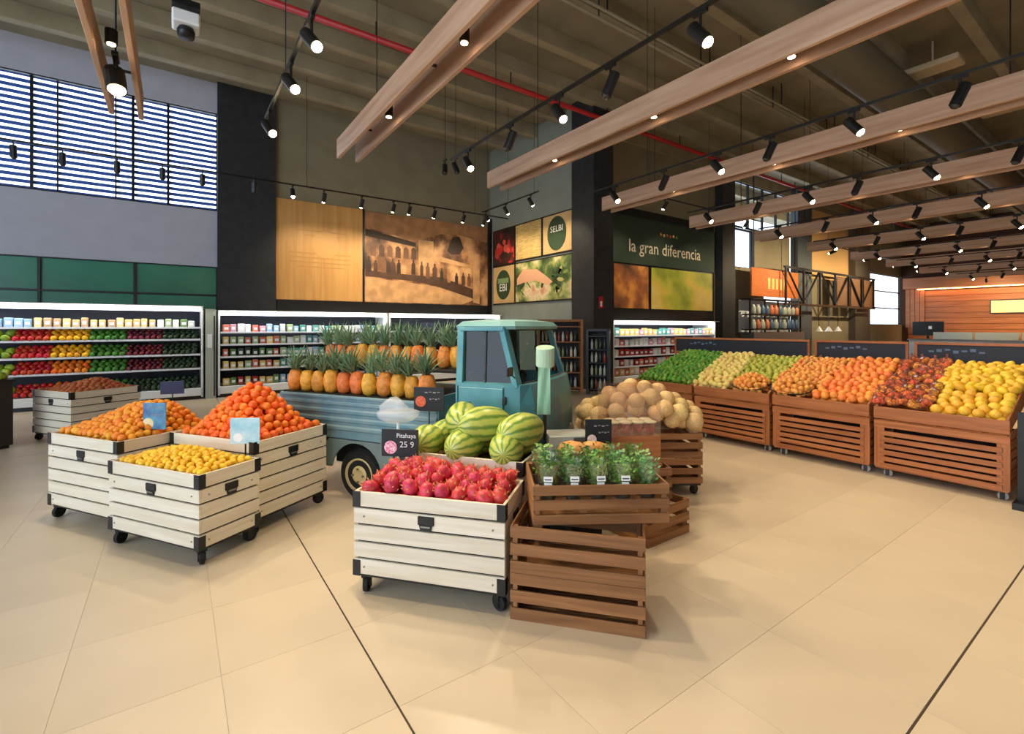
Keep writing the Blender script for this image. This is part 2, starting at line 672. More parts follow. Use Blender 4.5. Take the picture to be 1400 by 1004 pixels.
def spot(loc, aim, lit, label, group, light=True, data=None):
    """track spot: loc is the middle of the head"""
    t = thing('track_spotlight', label, 'spotlight', loc, 0, group)
    link('stem', S_STEM, t)
    d = Vector(aim).normalized()
    q = d.to_track_quat('-Z', 'Y').to_euler()
    h = link('lamp_head', S_HEAD, t, (0, 0, 0), q)
    link('lens', S_ON if lit else S_OFF, h)
    if lit and light:
        L = bpy.data.objects.new('spot_light', data or SPOTD)
        COL.objects.link(L)
        L.parent = h
        L.location = (0, 0, -.16)
    return t


def track(label, p0, p1, hang=True):
    p0, p1 = Vector(p0), Vector(p1)
    t = thing('lighting_track', label, 'track', p0)
    d = p1 - p0
    b = MB()
    b.box(d / 2, (abs(d.x) + .034, abs(d.y) + .034, .03), bev=.003)
    b.build('rail', m_black, t)
    if hang:
        for f in (.06, .5, .9):
            c = MB()
            c.cyl(d * f, d * f + Vector((0, 0, CZ - p0.z)), .005, n=5)
            c.build('cable', m_black, t)
    return t


TX = [.86, 3.24, 6.1, 8.83, 11.7, 14.7, 17.9, 21.3, 25.0, 29.0]
TN = ['above the orange carts', 'left of the widest beam', 'above the right crate row', 'next behind the crate row track']
for i, x in enumerate(TX):
    nm = '%s ceiling track from the left' % ORD[i]
    track('black lighting track, the %s' % nm, (x, -5.5, 4.0), (x, 6.1, 4.0))
    if i == 0:
        pos = [(5.89, 1), (4.69, 1), (3.89, 1), (2.6, 1), (.3, 1), (-2.4, 1)]
    else:
        pos = [(5.62, 1), (4.63, 0), (3.75, 1), (3.04, 0), (2.13, 1), (1.26, 0), (.4, 1), (-2.4, 1)]
    for q, (yy, lit) in enumerate(pos):
        if i >= 5 and yy < .3:
            continue
        ax = (.05, -.75, -1) if lit else (-.25, .35, -1)
        if i == 0:
            ax = (.35, -.9 if q < 3 else .2, -1)
        spot((x, yy, 3.80), ax, lit, 'black %s spotlight, %s from the far end of the %s' % ('lit' if lit else 'dark', ORD[q], nm), 'track spotlights', light=(i < 5 or (i < 9 and q == 2)) and not (yy < 0 and i != 1) and not (i == 0 and yy < 1))

# wall track
track('long black lighting track before the slatted window and wood panel', (-3.2, 12.0, 4.9), (8.3, 12.0, 4.9))
WS = bpy.data.lights.new('wall_spot', 'SPOT')
WS.energy = 70
WS.color = (1, .82, .56)
WS.spot_size = R(95)
WS.spot_blend = .9
WS.shadow_soft_size = .04
for q, (x, lit) in enumerate(((-2.33, 0), (-1.69, 0), (-.91, 0), (-.2, 0), (.48, 0), (1.45, 0), (2.24, 1), (2.94, 1), (3.85, 1), (4.68, 1), (5.12, 1), (5.85, 1), (6.77, 1), (7.46, 1))):
    spot((x, 12.0, 4.70), (0, .75 if q > 6 else (-.4 if lit else .2), -1), lit, 'spotlight on the long wall track, %s from the left' % ORD[q], 'spotlights on the wall track', data=WS)
track('short black lighting track before the small pictures', (7.35, 9.3, 4.95), (7.35, 11.9, 4.95), True)
for q, yy in enumerate((9.6, 10.7, 11.7)):
    spot((7.35, yy, 4.757), (.8, 0, -1), 1, 'spotlight aimed at the small pictures, %s from the right' % ORD[q], 'spotlights for small pictures', data=WS)
track('short black lighting track before the green sign', (9.6, 8.0, 5.0), (15.6, 8.0, 5.0), True)
for q, xx in enumerate((10.6, 12.6, 14.6)):
    spot((xx, 8.0, 4.807), (0, .8, -1), 1, 'spotlight aimed at the green sign, %s from the left' % ORD[q], 'spotlights for the green sign', data=WS)
FS = bpy.data.lights.new('far_fill_spot', 'SPOT')  # spots added to brighten the dim far wall and far bays
FS.energy = 260
FS.color = (1, .78, .48)
FS.spot_size = R(120)
FS.spot_blend = .9
FS.shadow_soft_size = .06
track('black lighting track added before the far wood wall', (31.6, -1.0, 4.0), (31.6, 6.1, 4.0))
for q, yy in enumerate((5.6, 3.4, 1.2)):
    spot((31.6, yy, 3.8), (.9, .1, -.6), 1, 'added spotlight brightening the far wood wall, %s from the left' % ORD[q], 'added spotlights for the far wall', data=FS)
track('black lighting track added before the far bar shelf', (17.0, 6.9, 4.3), (28.0, 6.9, 4.3))  # added track, holds the extra spots that brighten the bays
for q, xx in enumerate((18.0, 21.0, 24.0, 27.0)):
    spot((xx, 6.9, 4.105), (0, .9, -.3), 1, 'added spotlight brightening the far bays, %s from the left' % ORD[q], 'added spotlights for the far bays', data=FS)
# single hanging lamps
for (x, y, z), lb in (((-.44, 5.66, 3.97), 'big black lamp head between the leftmost beam planks'), ((4.14, 8.05, 4.55), 'left black lamp of the hanging pair near the olive wall'), ((4.34, 8.0, 4.6), 'right black lamp of the hanging pair near the olive wall')):
    lit = x < 0
    t = spot((x, y, z - (.12 if lit else 0)), (.15 if x > 4.2 else -.25 if x > 4 else 0.1, -.5, -1), lit, lb, 'single hanging lamps')
    b = MB()
    b.cyl((0, 0, .18), (0, 0, CZ - z), .005, n=5)
    b.build('cable', m_black, t)
    if lit:
        t.scale = (1.6, 1.6, 1.25)
t = thing('ceiling_projector', 'small white and black projector hanging from the ceiling near window', 'projector', (.12, 7.4, 5.5))
pbox('housing', t, (0, 0, 0), (.3, .3, .16), m_white, bev=.02)
pbox('mount_plate', t, (0, 0, .2), (.3, .2, .08), m_black)
b = MB()
b.lathe([(.09, -.2), (.1, -.12), (.08, -.08)], 12)
b.build('lens_ball', m_black, t, smooth=True)
b = MB()
for dx in (-.05, .05):
    b.cyl((dx, 0, .2), (dx, 0, 1.9), .006, n=5)
b.build('cable', m_black, t)

# ------------------------------------------------------------------ wall pictures
pn = thing('wall_panel', 'honey coloured wooden wall panel with faint engraved text', 'panel', (3.25, WY, 2.32))
for k in range(1):
    pbox('board', pn, (0, -.03, 1.3), (2.24, .05, 2.62), w_panel)
m_engr = M('engraved', (188, 140, 74), .6)
for z, w in ((1.85, 1.3), (1.72, .9), (1.25, 1.6), (1.13, 1.5), (1.01, 1.55), (.89, 1.2)):
    pbox('text_line', pn, (0, -.058, z), (w, .004, .03), m_engr, bev=.001)
b = MB()
b.lathe([(.36, -.003), (.36, .003)], 28)
b.build('emblem', M('emblem_tone', (203, 154, 88), .5), pn, (.1, -.058, 1.5), (R(90), 0, 0))
# sepia mural
m_sep = ramp_print('sepia_print', [(.34, (64, 42, 30)), (.46, (122, 84, 56)), (.54, (176, 126, 84)), (.66, (214, 166, 116))], 1.5, 6, 3.1, stretch=(1.3, 1, 1.1))
mu = thing('mural_picture', 'sepia street market photograph on the back wall', 'picture', (6.49, WY, 2.3))
pbox('print', mu, (0, -.03, 1.3), (4.14, .04, 2.62), m_sep)
ms = [M('sepia_%d' % k, c, .6, noise=(4, .3)) for k, c in enumerate(((84, 56, 40), (206, 158, 108), (120, 82, 56), (58, 42, 32), (176, 128, 86)))]


def printed(parent, name, poly, mat, y):
    b = MB()
    b.prism(poly, y, y + .003)
    return b.build(name, mat, parent)


printed(mu, 'printed_street', [(-2.05, .02), (1.1, .02), (1.6, .2), (.2, .55), (-.6, .62), (-2.05, .72)], ms[1], -.056)
printed(mu, 'printed_kerb', [(-2.05, .75), (-.5, .68), (.4, .52), (1.55, .2), (1.6, .5), (.4, .85), (-.5, .86), (-2.05, .92)], ms[0], -.0565)
printed(mu, 'printed_roof', [(-2.05, 2.1), (-.5, 1.85), (-.5, 1.72), (-2.05, 1.9)], ms[3], -.0565)
printed(mu, 'printed_sky', [(-2.05, 2.15), (-.5, 1.9), (.3, 2.2), (.9, 2.25), (2.05, 2.1), (2.05, 2.6), (-2.05, 2.6)], ms[4], -.0562)
printed(mu, 'printed_wall', [(-.42, .95), (.08, .95), (.08, 1.95), (-.42, 1.95)], ms[1], -.0567)
printed(mu, 'printed_tree', [(.55, 1.7), (.7, 1.6), (1.0, 1.62), (1.15, 1.85), (1.0, 2.2), (.75, 2.15)], ms[3], -.0568)
printed(mu, 'printed_post', [(1.5, .1), (1.75, .05), (1.75, 1.7), (1.5, 1.7)], ms[1], -.0569)
rf = random.Random(12)
for k in range(15):
    x, h_, w_ = -1.95 + k * .235 + rf.uniform(-.05, .05), rf.uniform(.34, .5), rf.uniform(.05, .08)
    z = .88 if k < 7 else .82 - .03 * (k - 7)
    poly = [(x - w_, z), (x + w_, z), (x + w_, z + h_ * .7), (x + w_ * .4, z + h_ * .8), (x + w_ * .45, z + h_), (x - w_ * .45, z + h_), (x - w_ * .4, z + h_ * .8), (x - w_, z + h_ * .7)]
    printed(mu, 'printed_figure', poly, ms[(3, 0, 2, 0, 3, 4)[k % 6]], -.057 - .0002 * k)
for k in range(6):
    x = -1.9 + k * .25
    printed(mu, 'printed_arch', [(x, 1.35), (x + .16, 1.33), (x + .16, 1.62), (x + .08, 1.7), (x, 1.64)], ms[(2, 0)[k % 2]], -.0566)
printed(mu, 'printed_awning', [(.25, 1.35), (1.45, 1.2), (1.45, 1.3), (.3, 1.5)], ms[1], -.0605)
pbox('frame_bar', mu, (-2.1, -.03, 1.3), (.06, .07, 2.7), m_black)
# small pictures on wall_side (plane X = 8.68, facing -X)
m_tom = ramp_print('tomato_print', [(.35, (26, 30, 24)), (.5, (80, 30, 26)), (.56, (196, 52, 44)), (.7, (206, 130, 96))], 2.2, 4, 1.2)
m_note = ramp_print('note_print', [(.4, (180, 150, 84)), (.6, (206, 176, 112))], 4, 3, 5, stretch=(1, 1, 6))
m_salad = ramp_print('salad_print', [(.34, (34, 52, 30)), (.45, (84, 108, 58)), (.53, (170, 170, 100)), (.6, (228, 206, 160)), (.72, (206, 140, 106))], 1.7, 4, 9)
m_kraft = M('kraft_print', (206, 172, 116), .6, noise=(3, .08))
m_badge = M('badge_green', (44, 70, 40), .6, noise=(6, .2))
for lb, cat, y0, y1, z0, z1, mt in (('tomato picture on the side wall, beside the corner', 'picture', 13.32, 12.14, 3.62, 4.72, m_tom),
                                    ('yellowish text poster on the side wall', 'poster', 12.05, 10.8, 3.66, 4.72, m_note),
                                    ('poster with a big dark oval badge at the top right', 'poster', 10.7, 9.5, 3.66, 4.72, m_kraft),
                                    ('poster with a green oval badge below the tomato picture', 'poster', 13.32, 12.14, 2.36, 3.54, m_kraft),
                                    ('large picture of hands with leafy vegetables', 'picture', 12.05, 9.5, 2.36, 3.54, m_salad)):
    yc, zc = (y0 + y1) / 2, (z0 + z1) / 2
    t = thing('wall_poster' if cat == 'poster' else 'wall_picture', lb, cat, (8.68, yc, z0))
    pbox('frame', t, (-.015, 0, (z1 - z0) / 2), (.03, y0 - y1 + .09, z1 - z0 + .08), m_black)
    pbox('print', t, (-.035, 0, (z1 - z0) / 2), (.012, y0 - y1, z1 - z0), mt)
    if 'badge' in lb:
        b = MB()
        b.lathe([(.5, -.003), (.5, .003)], 32, Matrix.Translation((-.044, 0, (z1 - z0) / 2)) @ Matrix.Rotation(R(90), 4, 'Y') @ Matrix.Scale(.95, 4, (1, 0, 0)) @ Matrix.Scale(.8, 4, (0, 1, 0)))
        b.build('badge', m_badge, t)
        s_ = 'SELBI' if 'top' in lb else 'EBI'
        link('lettering', text_mesh(s_, .24 if 'top' in lb else .34, m_whitepaint), t, (-.05, 0, (z1 - z0) / 2 + (.12 if 'top' in lb else -.1)), (R(90), 0, R(-90)))
        if 'top' not in lb:
            pbox('badge_band', t, (-.049, 0, .72), (.003, .6, .16), M('badge_band', (120, 150, 96), .6))
# printed leafy shapes on the salad picture and tomatoes
rs = random.Random(5)
sal = [o for o in bpy.data.objects if o.get('label', '').startswith('large picture of hands')][0]
for k in range(26):
    a = rs.uniform(0, PI)
    L, w = rs.uniform(.15, .4), rs.uniform(.04, .12)
    poly = [(-L / 2, 0), (-L / 4, w / 2), (L / 4, w / 2), (L / 2, 0), (L / 4, -w / 2), (-L / 4, -w / 2)]
    cy, cz = rs.uniform(-1.05, 1.05), rs.uniform(.2, 1.0)
    if abs(cy) < .5 and cz > .5:
        continue
    b = MB()
    b.prism([(x * math.cos(a) - z * math.sin(a), x * math.sin(a) + z * math.cos(a)) for x, z in poly], 0, .002)
    b.build('printed_leaf', M('leafprint%d' % (k % 4), ((60, 96, 44), (130, 150, 70), (44, 66, 36), (190, 180, 110))[k % 4], .6), sal, (-.043, cy, cz), (0, 0, R(-90)))
b = MB()
b.prism([(-1.2, .1), (-.9, .35), (-.2, .3), (.3, .02), (.5, -.12), (.3, -.2), (-.3, -.02), (-.9, -.05), (-1.2, -.1)], 0, .002)
b.build('printed_arm', M('skin_print', (222, 166, 128), .6), sal, (-.0435, 0, .62), (0, 0, R(-90)))
tm = [o for o in bpy.data.objects if o.get('label', '').startswith('tomato picture')][0]
for k in range(9):
    b = MB()
    r = rs.uniform(.08, .13)
    b.prism([(r * math.cos(t * PI / 6), r * math.sin(t * PI / 6)) for t in range(12)], 0, .002)
    b.build('printed_tomato', M('tomatoprint%d' % (k % 2), ((206, 50, 42), (226, 90, 70))[k % 2], .5), tm, (-.043 - .0004 * k, rs.uniform(-.35, .45), rs.uniform(.3, .7)), (0, 0, R(-90)))

# green sign with lettering
sg = thing('lettered_sign', 'dark green sign with white italic lettering over fruit pictures', 'sign', (13.0, 9.75, 3.52))
pbox('board', sg, (0, -.02, .7), (5.3, .04, 1.42), M('sign_green', (38, 58, 44), .6, noise=(2, .15)))
link('lettering', text_mesh('la gran diferencia', .62, M('sign_letter', (226, 214, 186), .6)), sg, (-.05, -.045, .52), (R(90), 0, 0)).scale = (.86, .88, 1)
for k in range(6):
    b = MB()
    b.lathe([(.05, -.002), (.05, .002)], 10)
    b.build('printed_dot', M('dot%d' % k, ((220, 150, 60), (230, 200, 90), (196, 120, 60), (214, 90, 60), (230, 210, 120), (120, 160, 80))[k], .6), sg, (-.35 + k * .16, -.045, 1.02 - .02 * (k % 2)), (R(90), 0, 0))
m_orp = ramp_print('orange_print', [(.35, (66, 50, 40)), (.5, (160, 96, 52)), (.6, (222, 148, 70)), (.7, (190, 110, 80))], 1.1, 3, 4)
m_yel = ramp_print('field_print', [(.36, (140, 150, 50)), (.48, (190, 186, 66)), (.56, (222, 190, 84)), (.68, (230, 206, 130))], .8, 3, 7)
for lb, x0, x1, mt in (('dark picture of an orange fruit under the green sign', 10.5, 12.05, m_orp), ('bright yellow green field picture under the green sign', 12.2, 15.5, m_yel)):
    t = thing('wall_picture', lb, 'picture', ((x0 + x1) / 2, 9.75, 2.15))
    pbox('print', t, (0, -.02, .66), (x1 - x0, .04, 1.3), mt)
    pbox('frame', t, (0, -.008, .66), (x1 - x0 + .08, .016, 1.38), m_black)
# fire safety on the dark column (front faces)
t = thing('fire_sign', 'red and white fire extinguisher sign high on black column', 'sign', (8.85, 8.63, 2.1))
pbox('plate', t, (0, -.006, .12), (.16, .012, .3), m_red)
pbox('pictogram', t, (0, -.014, .08), (.07, .004, .14), m_whitepaint)
t = thing('alarm_button', 'small red alarm box on black column', 'alarm box', (8.8, 8.63, 1.12))
pbox('box', t, (0, -.03, .1), (.14, .06, .18), m_red, bev=.008)
t = thing('fire_extinguisher', 'red fire extinguisher hanging on black column', 'extinguisher', (8.86, 8.53, .35))
b = MB()
b.lathe([(.05, 0), (.075, .03), (.075, .45), (.05, .52), (.02, .55)], 14)
b.build('cylinder', m_red, t, smooth=True)
pbox('valve', t, (0, 0, .58), (.1, .04, .06), m_black)
b = MB()
b.tube([(.04, 0, .58), (.1, 0, .5), (.095, 0, .2)], .012)
b.build('hose', m_black, t)
pbox('label_print', t, (0, -.074, .28), (.07, .006, .16), m_whitepaint)

# ------------------------------------------------------------------ produce meshes
def blob(prof, seed=0, n=12, wob=.0, ribs=0, rib=.0, lean=0):
    """closed body from a profile of (radius, z)"""
    rd = random.Random(seed)
    ph = [rd.uniform(0, 6.28) for _ in range(4)]
    vs = []
    m = len(prof)
    for k, (r, z) in enumerate(prof):
        for i in range(n):
            t = 2 * PI * i / n
            f = 1 + wob * math.sin(2 * t + ph[0] + z * 30) + wob * .7 * math.sin(3 * t + ph[1]) + (rib * math.cos(ribs * t) if ribs else 0)
            vs.append((r * f * math.cos(t) + lean * z, r * f * math.sin(t), z))
    fs = []
    for k in range(m - 1):
        for i in range(n):
            j = (i + 1) % n
            fs.append((k * n + i, k * n + j, (k + 1) * n + j, (k + 1) * n + i))
    b = MB()
    b.add(vs, fs)
    b.v.append((lean * prof[0][1], 0, prof[0][1] - abs(prof[1][1] - prof[0][1]) * .15))
    b.v.append((lean * prof[-1][1], 0, prof[-1][1] + .0))
    lo, hi = len(b.v) - 2, len(b.v) - 1
    for i in range(n):
        j = (i + 1) % n
        b.f.append((lo, j, i))
        b.f.append((hi, (m - 1) * n + i, (m - 1) * n + j))
    return b


def sph_prof(r, zs=1.0, k=8, tip=0, p=1.0):
    out = []
    for i in range(k):
        t = -PI / 2 + PI * (i + .5) / k
        out.append((r * (math.cos(t) ** p), r * zs * math.sin(t) + (tip if i in (0, k - 1) and tip else 0) * (1 if i else -1)))
    return out


def fruit(name, mat, **kw):
    prof = kw.pop('prof')
    return [blob(prof, s, **kw).mesh(name, mat, True) for s in range(3)]


m_orange = M('orange_skin', (246, 120, 28), .42, var=.10, hue=.012, bump=(160, .25), sss=.05)
m_clem = M('clementine_skin', (251, 160, 40), .42, var=.08, hue=.015, bump=(160, .25), sss=.05)
m_lem = M('yellow_citrus_skin', (253, 202, 46), .4, var=.07, hue=.012, bump=(160, .2), sss=.05)
m_grape = M('grapefruit_skin', (238, 186, 52), .42, var=.08, hue=.015, bump=(120, .2))
m_lemon2 = M('lemon_skin', (236, 190, 44), .4, var=.08, hue=.012, bump=(120, .2))
m_pale = M('pale_yellow_skin', (242, 218, 126), .45, var=.08, hue=.02)
m_lime = M('lime_skin', (98, 154, 44), .36, var=.28, hue=.03)
m_peach = M('apricot_skin', (246, 182, 84), .5, var=.1, hue=.015, noise=(30, .3), col2=(236, 140, 62))
m_green_ap = M('green_apple_skin', (190, 190, 74), .4, var=.15, hue=.02)
m_pit = M('pink_red_skin', (220, 62, 76), .42, var=.12, hue=.012, noise=(40, .3), col2=(196, 44, 66))
m_onion = M('tan_root_skin', (196, 110, 52), .6, var=.2, hue=.015)
m_cant = M('cantaloupe_skin', (238, 200, 136), .6, var=.10, hue=.01, noise=(60, .25), bump=(90, .5))

F_orange = fruit('orange_fruit', m_orange, prof=sph_prof(.0365, .95), wob=.01)
F_clem = fruit('clementine_fruit', m_clem, prof=sph_prof(.0315, .86), wob=.02)
F_lem = fruit('yellow_fruit', m_lem, prof=sph_prof(.0265, .88), wob=.02)
F_pit = fruit('body', m_pit, prof=[(.012, -.05), (.03, -.045), (.042, -.022), (.045, 0), (.042, .02), (.032, .038), (.02, .05)], wob=.03)
F_onion = fruit('root', m_onion, prof=sph_prof(.04, .9), wob=.05)
m_orange_bright = M('brightened_orange_skin', (248, 146, 62), .42, var=.10, hue=.015, bump=(160, .25))  # skin lightened in place of more light on the right row
F_rorange = fruit('orange_fruit', m_orange_bright, prof=sph_prof(.044, .95, 6), n=10, wob=.01)
F_grape = fruit('grapefruit', m_grape, prof=sph_prof(.052, .93, 6), n=10, wob=.01)
F_lemon2 = fruit('lemon', m_lemon2, prof=[(.012, -.06), (.022, -.05), (.038, -.03), (.043, 0), (.038, .03), (.022, .05), (.012, .06)], n=10, wob=.01)
F_pale = fruit('pale_fruit', m_pale, prof=sph_prof(.044, .9, 6), n=10, wob=.03)
F_lime = fruit('lime', m_lime, prof=sph_prof(.034, 1.25, 6), n=10, wob=.02)
F_peach = fruit('apricot', m_peach, prof=sph_prof(.036, .95, 6), n=10, wob=.02)
F_green_ap = fruit('apple', m_green_ap, prof=sph_prof(.042, .9, 6), n=10, wob=.03)
F_cant = fruit('cantaloupe', m_cant, prof=sph_prof(.085, .95, 9), n=16, wob=.01, ribs=8, rib=.012)
FR = {id(F_orange): .0365, id(F_clem): .0315, id(F_lem): .0265, id(F_pit): .045, id(F_onion): .038, id(F_rorange): .044, id(F_grape): .052, id(F_lemon2): .044, id(F_pale): .044, id(F_lime): .036, id(F_peach): .036, id(F_green_ap): .042, id(F_cant): .085}


def points_on(hf, x0, x1, y0, y1, mind, seed, tries=9000, inside=None, relax=0):
    """points scattered on a surface, then pushed apart until they no longer touch"""
    rg = np.random.default_rng(seed)
    cand = rg.uniform((x0, y0), (x1, y1), (tries, 2))
    arr = np.full((2500, 3), 1e6)
    n = 0
    for x, y in cand:
        if inside and not inside(x, y):
            continue
        p = np.array((x, y, hf(x, y)))
        if n and np.min(np.sum((arr[:n] - p) ** 2, axis=1)) < mind * mind:
            continue
        arr[n] = p
        n += 1
        if n >= 2400:
            break
    P = arr[:n].copy()
    if relax and n > 2:
        for it in range(26):
            D = P[:, None, :] - P[None, :, :]
            L = np.sqrt(np.sum(D * D, axis=2)) + np.eye(n)
            push = np.clip(relax - L, 0, None) * (1 - np.eye(n))
            mv = (D / L[:, :, None] * push[:, :, None]).sum(axis=1) * .30
            for i in range(n):
                x = min(max(P[i, 0] + mv[i, 0], x0), x1)
                y = min(max(P[i, 1] + mv[i, 1], y0), y1)
                if inside and not inside(x, y):
                    x, y = P[i, 0], P[i, 1]
                P[i] = (x, y, hf(x, y))
    return [P[i] for i in range(n)]


def low_sphere(r):
    b = blob(sph_prof(r, .95, 5), 1, n=7)
    return b.v, b.f


def pile(meshes, name, label, cat, group, origin, rz, hf, x0, x1, y0, y1, seed, tight=1.6, under=None, inside=None, part=None, maxn=295, tilt=6.28, tries=16000):
    """one object per fruit on the visible surface of a heap, the deeper layer as one stuff mesh"""
    r = FR[id(meshes)]
    rd = random.Random(seed)
    mt = Matrix.Translation(origin) @ Matrix.Rotation(rz, 4, 'Z')
    k_ = r * .72
    pts = points_on(hf, x0 + k_, x1 - k_, y0 + k_, y1 - k_, r * tight, seed, tries, inside, r * 1.97)
    # nearest to the camera first
    pts.sort(key=lambda p: (mt @ Vector(p)).length)
    objs = []
    for p in pts[:maxn]:
        w = mt @ Vector(p)
        rot = (rd.uniform(-tilt, tilt), rd.uniform(-tilt, tilt), rd.uniform(0, 6.28))
        me = rd.choice(meshes)
        o = link(name, me, None, w, rot)
        s = rd.uniform(.92, 1.06)
        o.scale = (s, s, s)
        tag(o, label, cat, group)
        if part:
            part(o, rd)
        objs.append(o)
    v, f = low_sphere(r)
    b = MB()
    low = []
    for lay in (1, 2) if r < .07 else (1,):
        low += points_on(lambda x, y: hf(x, y) - r * 1.15 * lay, x0 + r * lay, x1 - r * lay, y0 + r * lay, y1 - r * lay, r * 1.7, seed + 77 * lay, 4000, inside)
    for p in low + [q for q in pts[maxn:]]:
        b.add(v, f, Matrix.Translation(p))
    u = b.build(name + '_layer', meshes[0].materials[0], None, origin, (0, 0, rz), True)
    tag(u, under or ('deeper layer of ' + label.split(' in ')[0] + 's in the same heap')[:90], cat, None, 'stuff')
    return objs


# ------------------------------------------------------------------ white cart
m_rubber = M('grey_rubber', (170, 162, 150), .6)


def castor(parent, loc, r=.05, turn=0.0, tyre=None):
    b = MB()
    b.box((0, 0, -.006), (.075, .06, .012))
    for s in (-1, 1):
        b.box((.012, s * .021, -.04), (.035, .005, .075))
    c = b.build('castor', m_black, parent, loc, (0, 0, turn))
    w = MB()
    w.lathe([(r * .55, -.0145), (r * .96, -.0145), (r, -.009), (r, .009), (r * .96, .0145), (r * .55, .0145)], 16, Matrix.Rotation(R(90), 4, 'X'))
    w.build('wheel', tyre or m_tyre, c, (.018, 0, -loc[2] + r))
    h = MB()
    h.cyl((0, -.016, 0), (0, .016, 0), r * .3, n=10)
    h.build('hub', m_steel, c, (.018, 0, -loc[2] + r))
    return c


def white_cart(label, loc, rz, w, d, nb, handles=(0, 1), z0=.12):
    t = thing('produce_cart', label, 'cart', loc, rz, 'white plank produce carts')
    bh, g, th = .089, .012, .018
    top = z0 + nb * bh + (nb - 1) * g
    for k in range(nb):
        z = z0 + bh / 2 + k * (bh + g)
        for s in (-1, 1):
            pbox('board', t, (0, s * (d / 2 - th / 2), z), (w, th, bh), w_white, bev=.0025)
            pbox('board', t, (s * (w / 2 - th / 2), 0, z), (d - 2 * th - .001, th, bh), w_white, (0, 0, R(90)), bev=.0025)
    # black liner shows through the gaps
    b = MB()
    x, y = w / 2 - th - .002, d / 2 - th - .002
    for s in (-1, 1):
        b.box((0, s * (y - .003), (z0 + top - .05) / 2), (2 * x, .006, top - z0 - .06))
        b.box((s * (x - .003), 0, (z0 + top - .05) / 2), (.006, 2 * y, top - z0 - .06))
    b.build('liner', m_blackp, t)
    pbox('base', t, (0, 0, z0 + .012), (w - 2 * th - .02, d - 2 * th - .02, .02), m_blackp)
    pbox('tray', t, (0, 0, top - .11), (w - 2 * th - .03, d - 2 * th - .03, .015), M('tray_tan', (150, 116, 76), .7))
    for s in (-1, 1):
        pbox('base_frame', t, (0, s * (d / 2 - .035), z0 - .012), (w - .03, .03, .022), m_black)
        pbox('base_frame', t, (s * (w / 2 - .035), 0, z0 - .012), (.03, d - .1, .022), m_black)
    for sx in (-1, 1):
        for sy in (-1, 1):
            for z, h in ((top - .046, .094), (z0 + .036, .094)):
                b = MB()
                b.box((-sx * .022, sy * .0015, 0), (.05, .004, h), bev=.001)
                b.box((sx * .0015, -sy * .022, 0), (.004, .05, h), bev=.001)
                b.build('corner_bracket', m_black, t, (sx * (w / 2 + .001), sy * (d / 2 + .001), z))
            castor(t, (sx * (w / 2 - .06), sy * (d / 2 - .06), z0 - .022), .049, .4 * sx + .9 * sy)
    zh = top - bh - g - bh / 2
    hs = []
    if 0 in handles: hs.append(((0, -d / 2, zh), 0))
    if 1 in handles: hs.append(((w / 2, 0, zh), R(90)))
    hs += [((0, d / 2, zh), R(180)), ((-w / 2, 0, zh), R(-90))]
    for c, a in hs:
        b = MB()
        b.box((0, -.004, .012), (.1, .012, .05), bev=.003)
        b.prism([(-.04, -.012), (.04, -.012), (.032, -.045), (-.032, -.045)], -.01, .004)
        h = b.build('handle', m_black, t, c, (0, 0, a))
        pbox('grip', h, (0, -.013, -.02), (.06, .005, .012), m_steel)
    for sx in (-1, 1):
        for zz in (zh, z0 + bh * .5 + (bh + g) * 0):
            b = MB()
            b.cyl((0, .002, 0), (0, -.004, 0), .006, n=8)
            b.build('bolt', m_steel, t, (sx * (w / 2 - .07), -d / 2, zz))
            b2 = link('bolt', b.mesh('bolt', m_steel), t, (w / 2, sx * (d / 2 - .07), zz), (0, 0, R(90)))
    return t, top


CA = R(-57)
EX, EY, NX, NY = math.cos(CA), math.sin(CA), -math.sin(CA), math.cos(CA)


def en(e, n_, z=0):
    return (e * EX + n_ * NX, e * EY + n_ * NY, z)


def cart_at(label, e0, e1, n0, n1, nb, **kw):
    w, d = e1 - e0, n1 - n0
    loc = en((e0 + e1) / 2, (n0 + n1) / 2)
    t, top = white_cart(label, loc, CA, w, d, nb, **kw)
    return loc, w, d, top


def heap(w, d, base, peak, px=0, py=0, p=1.0, e=.055):
    def hf(x, y):
        fx = (abs(x - px) / (w / 2 - e + abs(px) * (1 if (x - px) * px < 0 else -1)))
        fy = (abs(y - py) / (d / 2 - e + abs(py) * (1 if (y - py) * py < 0 else -1)))
        return base + peak * max(0, 1 - (fx ** 3 + fy ** 3) ** (p / 3))
    return hf


rim = .028
# clementine cart
loc, w, d, top = cart_at('white plank cart heaped with clementines, left behind the yellow fruit', -5.10, -4.17, 2.28, 3.06, 6)
pile(F_clem, 'clementine', 'clementine in the heap on the left white cart', 'clementine', 'clementines on the left cart', loc, CA,
     lambda x, y: top + .004 + .21 * max(0, min(1, (y + d / 2) / (d * .62))) * (1 - .3 * abs(x - .1) / (w / 2)) * max(0, 1 - (abs(x) / (w / 2 - .05)) ** 5) * max(0, 1 - max(0, y / (d / 2 - .05)) ** 5) , -w / 2 + rim, w / 2 - rim, -d / 2 + rim, d / 2 - rim, 11)
# orange cart
loc, w, d, top = cart_at('white plank cart with a tall heap of oranges against the truck', -4.15, -3.19, 2.66, 3.42, 6)
pile(F_orange, 'orange', 'orange in the tall heap on the white cart by the truck', 'orange', 'oranges in the tall heap', loc, CA,
     heap(w, d, top + .008, .375, 0, .03, 1.3), -w / 2 + rim, w / 2 - rim, -d / 2 + rim, d / 2 - rim, 12)
